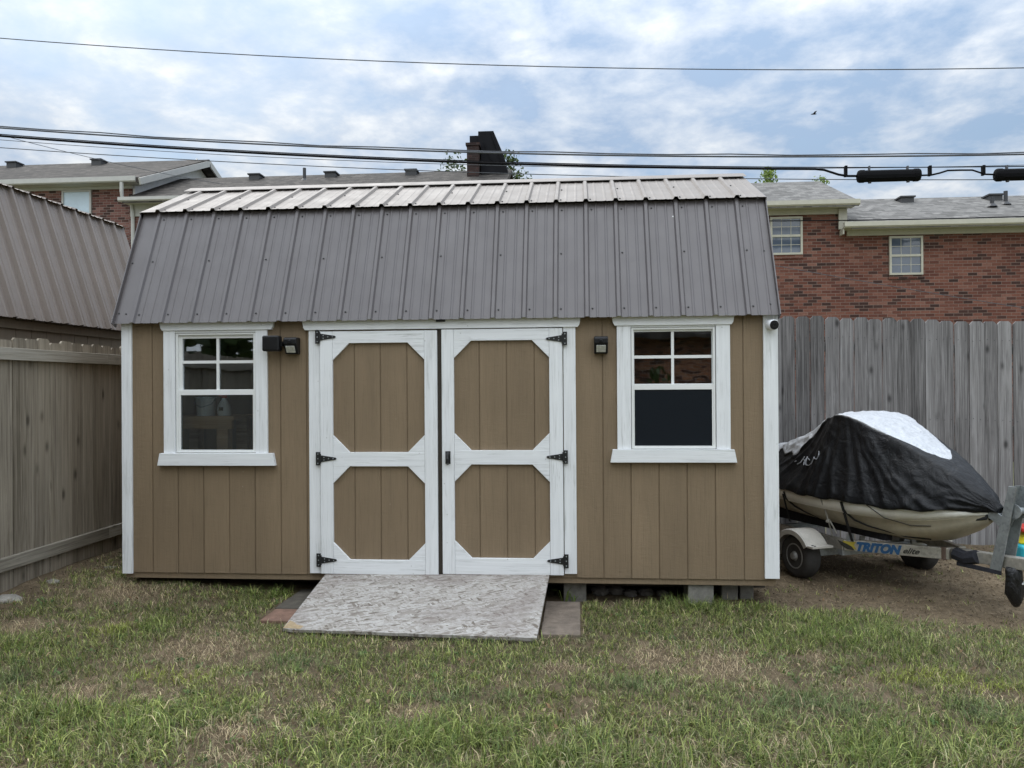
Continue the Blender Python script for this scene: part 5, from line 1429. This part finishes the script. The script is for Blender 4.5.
# ------------------------------------------------------------------ sky, light, camera
w = bpy.data.worlds.new('World'); scene.world = w; w.use_nodes = True
nt = w.node_tree; nt.nodes.clear()
T = NT.__new__(NT); T.t = nt
out = nt.nodes.new('ShaderNodeOutputWorld')
bg = nt.nodes.new('ShaderNodeBackground'); bg.inputs['Strength'].default_value = .1
EL, AZ = 46, (-.5, .866)
sky = nt.nodes.new('ShaderNodeTexSky'); sky.sky_type = 'NISHITA'; sky.sun_disc = False
sky.sun_elevation = R(EL); sky.sun_rotation = math.atan2(AZ[0], AZ[1]); sky.air_density = 1.0; sky.dust_density = 1.0; sky.ozone_density = 1.5
tc = T.n('ShaderNodeTexCoord')
sp = T.n('ShaderNodeSeparateXYZ', Vector=tc.outputs['Generated'])
zc = T.math('ADD', T.math('MAXIMUM', sp.outputs[2], 0.0), .2)
pv = T.n('ShaderNodeCombineXYZ', X=T.math('DIVIDE', sp.outputs[0], zc), Y=T.math('DIVIDE', sp.outputs[1], zc), Z=0.0).outputs[0]
pv2 = T.n('ShaderNodeMapping', Vector=pv, Scale=(1.0, 1.0, 1), Location=(3.1, 1.7, 0), Rotation=(0, 0, .3)).outputs[0]
n1 = T.noise(pv2, 1.3, 8, .55, .12)
n2 = T.noise(pv2, 5.2, 9, .6, .12)
n3 = T.noise(T.n('ShaderNodeMapping', Vector=pv2, Location=(9, 4, 2)).outputs[0], .75, 4, .5, .1)
dens = T.math('ADD', T.math('MULTIPLY', n1, .6), T.math('MULTIPLY', n2, .4))
cov = T.ramp(dens, [(.34, .45), (.54, 1)])
# cloud light: thicker undersides grey-blue, thin rims white; brighter towards the veiled sun at the upper left
glow = T.n('ShaderNodeVectorMath', _operation='DOT_PRODUCT', i0=tc.outputs['Generated'], i1=(AZ[0]*math.cos(R(EL)), AZ[1]*math.cos(R(EL)), math.sin(R(EL)))).outputs['Value']
bf_ = T.math('ADD', T.math('MULTIPLY', n2, .58), T.math('MULTIPLY', n3, .42))
bf_ = T.math('ADD', bf_, T.math('MULTIPLY', T.math('MAXIMUM', glow, 0.0), .05))
fb = T.ramp(bf_, [(.43, 0), (.55, .42), (.68, 1)])
cloud = T.mix(fb, (3.2, 4.2, 5.75), (8.5, 8.6, 8.5))
# unseen sky overhead and behind is set neutral to tint the fill light
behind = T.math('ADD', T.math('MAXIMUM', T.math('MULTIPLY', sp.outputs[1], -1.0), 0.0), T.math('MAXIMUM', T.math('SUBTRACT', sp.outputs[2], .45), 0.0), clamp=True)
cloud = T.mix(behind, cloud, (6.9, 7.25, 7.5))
colr = T.mix(cov, T.mix(1.0, sky.outputs[0], (.95, 1.0, .95), 'MULTIPLY'), cloud)
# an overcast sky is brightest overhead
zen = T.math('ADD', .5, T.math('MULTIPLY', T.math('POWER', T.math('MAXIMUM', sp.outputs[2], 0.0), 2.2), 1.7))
# unseen sky behind the camera is raised as well, to light the shed front
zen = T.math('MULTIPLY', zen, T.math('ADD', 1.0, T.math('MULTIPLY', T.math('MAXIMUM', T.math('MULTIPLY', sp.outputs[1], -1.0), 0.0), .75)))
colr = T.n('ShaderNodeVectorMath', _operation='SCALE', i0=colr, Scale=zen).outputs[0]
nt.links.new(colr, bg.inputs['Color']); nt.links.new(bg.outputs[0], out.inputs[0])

sun = bpy.data.lights.new('sun', 'SUN'); sun.energy = .9; sun.angle = R(40); sun.color = (1, .96, .9)
so = bpy.data.objects.new('sun', sun); COL.objects.link(so)
dv = Vector((AZ[0]*math.cos(R(EL)), AZ[1]*math.cos(R(EL)), math.sin(R(EL))))
so.rotation_euler = dv.to_track_quat('Z', 'Y').to_euler(); so.location = dv*30

cam = bpy.data.cameras.new('camera'); co = bpy.data.objects.new('camera', cam); COL.objects.link(co)
cx_, D_c, h_c, yaw, pit, rol, f_px = 1.0469, 6.0697, 1.4141, .0818, .0031, -.0066, 818.4
f0 = Vector((-math.sin(yaw)*math.cos(pit), math.cos(yaw)*math.cos(pit), math.sin(pit)))
r0 = Vector((math.cos(yaw), math.sin(yaw), 0)); u0 = r0.cross(f0)
r_ = r0*math.cos(rol)+u0*math.sin(rol); u_ = -r0*math.sin(rol)+u0*math.cos(rol)
mt = Matrix((r_, u_, -f0)).transposed().to_4x4(); mt.translation = (cx_, -D_c, h_c)
co.matrix_world = mt
cam.sensor_width = 36; cam.lens = f_px/1024*36; cam.clip_start = .05; cam.clip_end = 1000
scene.camera = co
scene.render.engine = 'CYCLES'
scene.view_settings.view_transform = 'Standard'; scene.view_settings.look = 'None'
scene.view_settings.exposure = 1.08; scene.view_settings.gamma = 1.0
scene.cycles.max_bounces = 6; scene.cycles.transparent_max_bounces = 12
scene.cycles.use_denoising = True
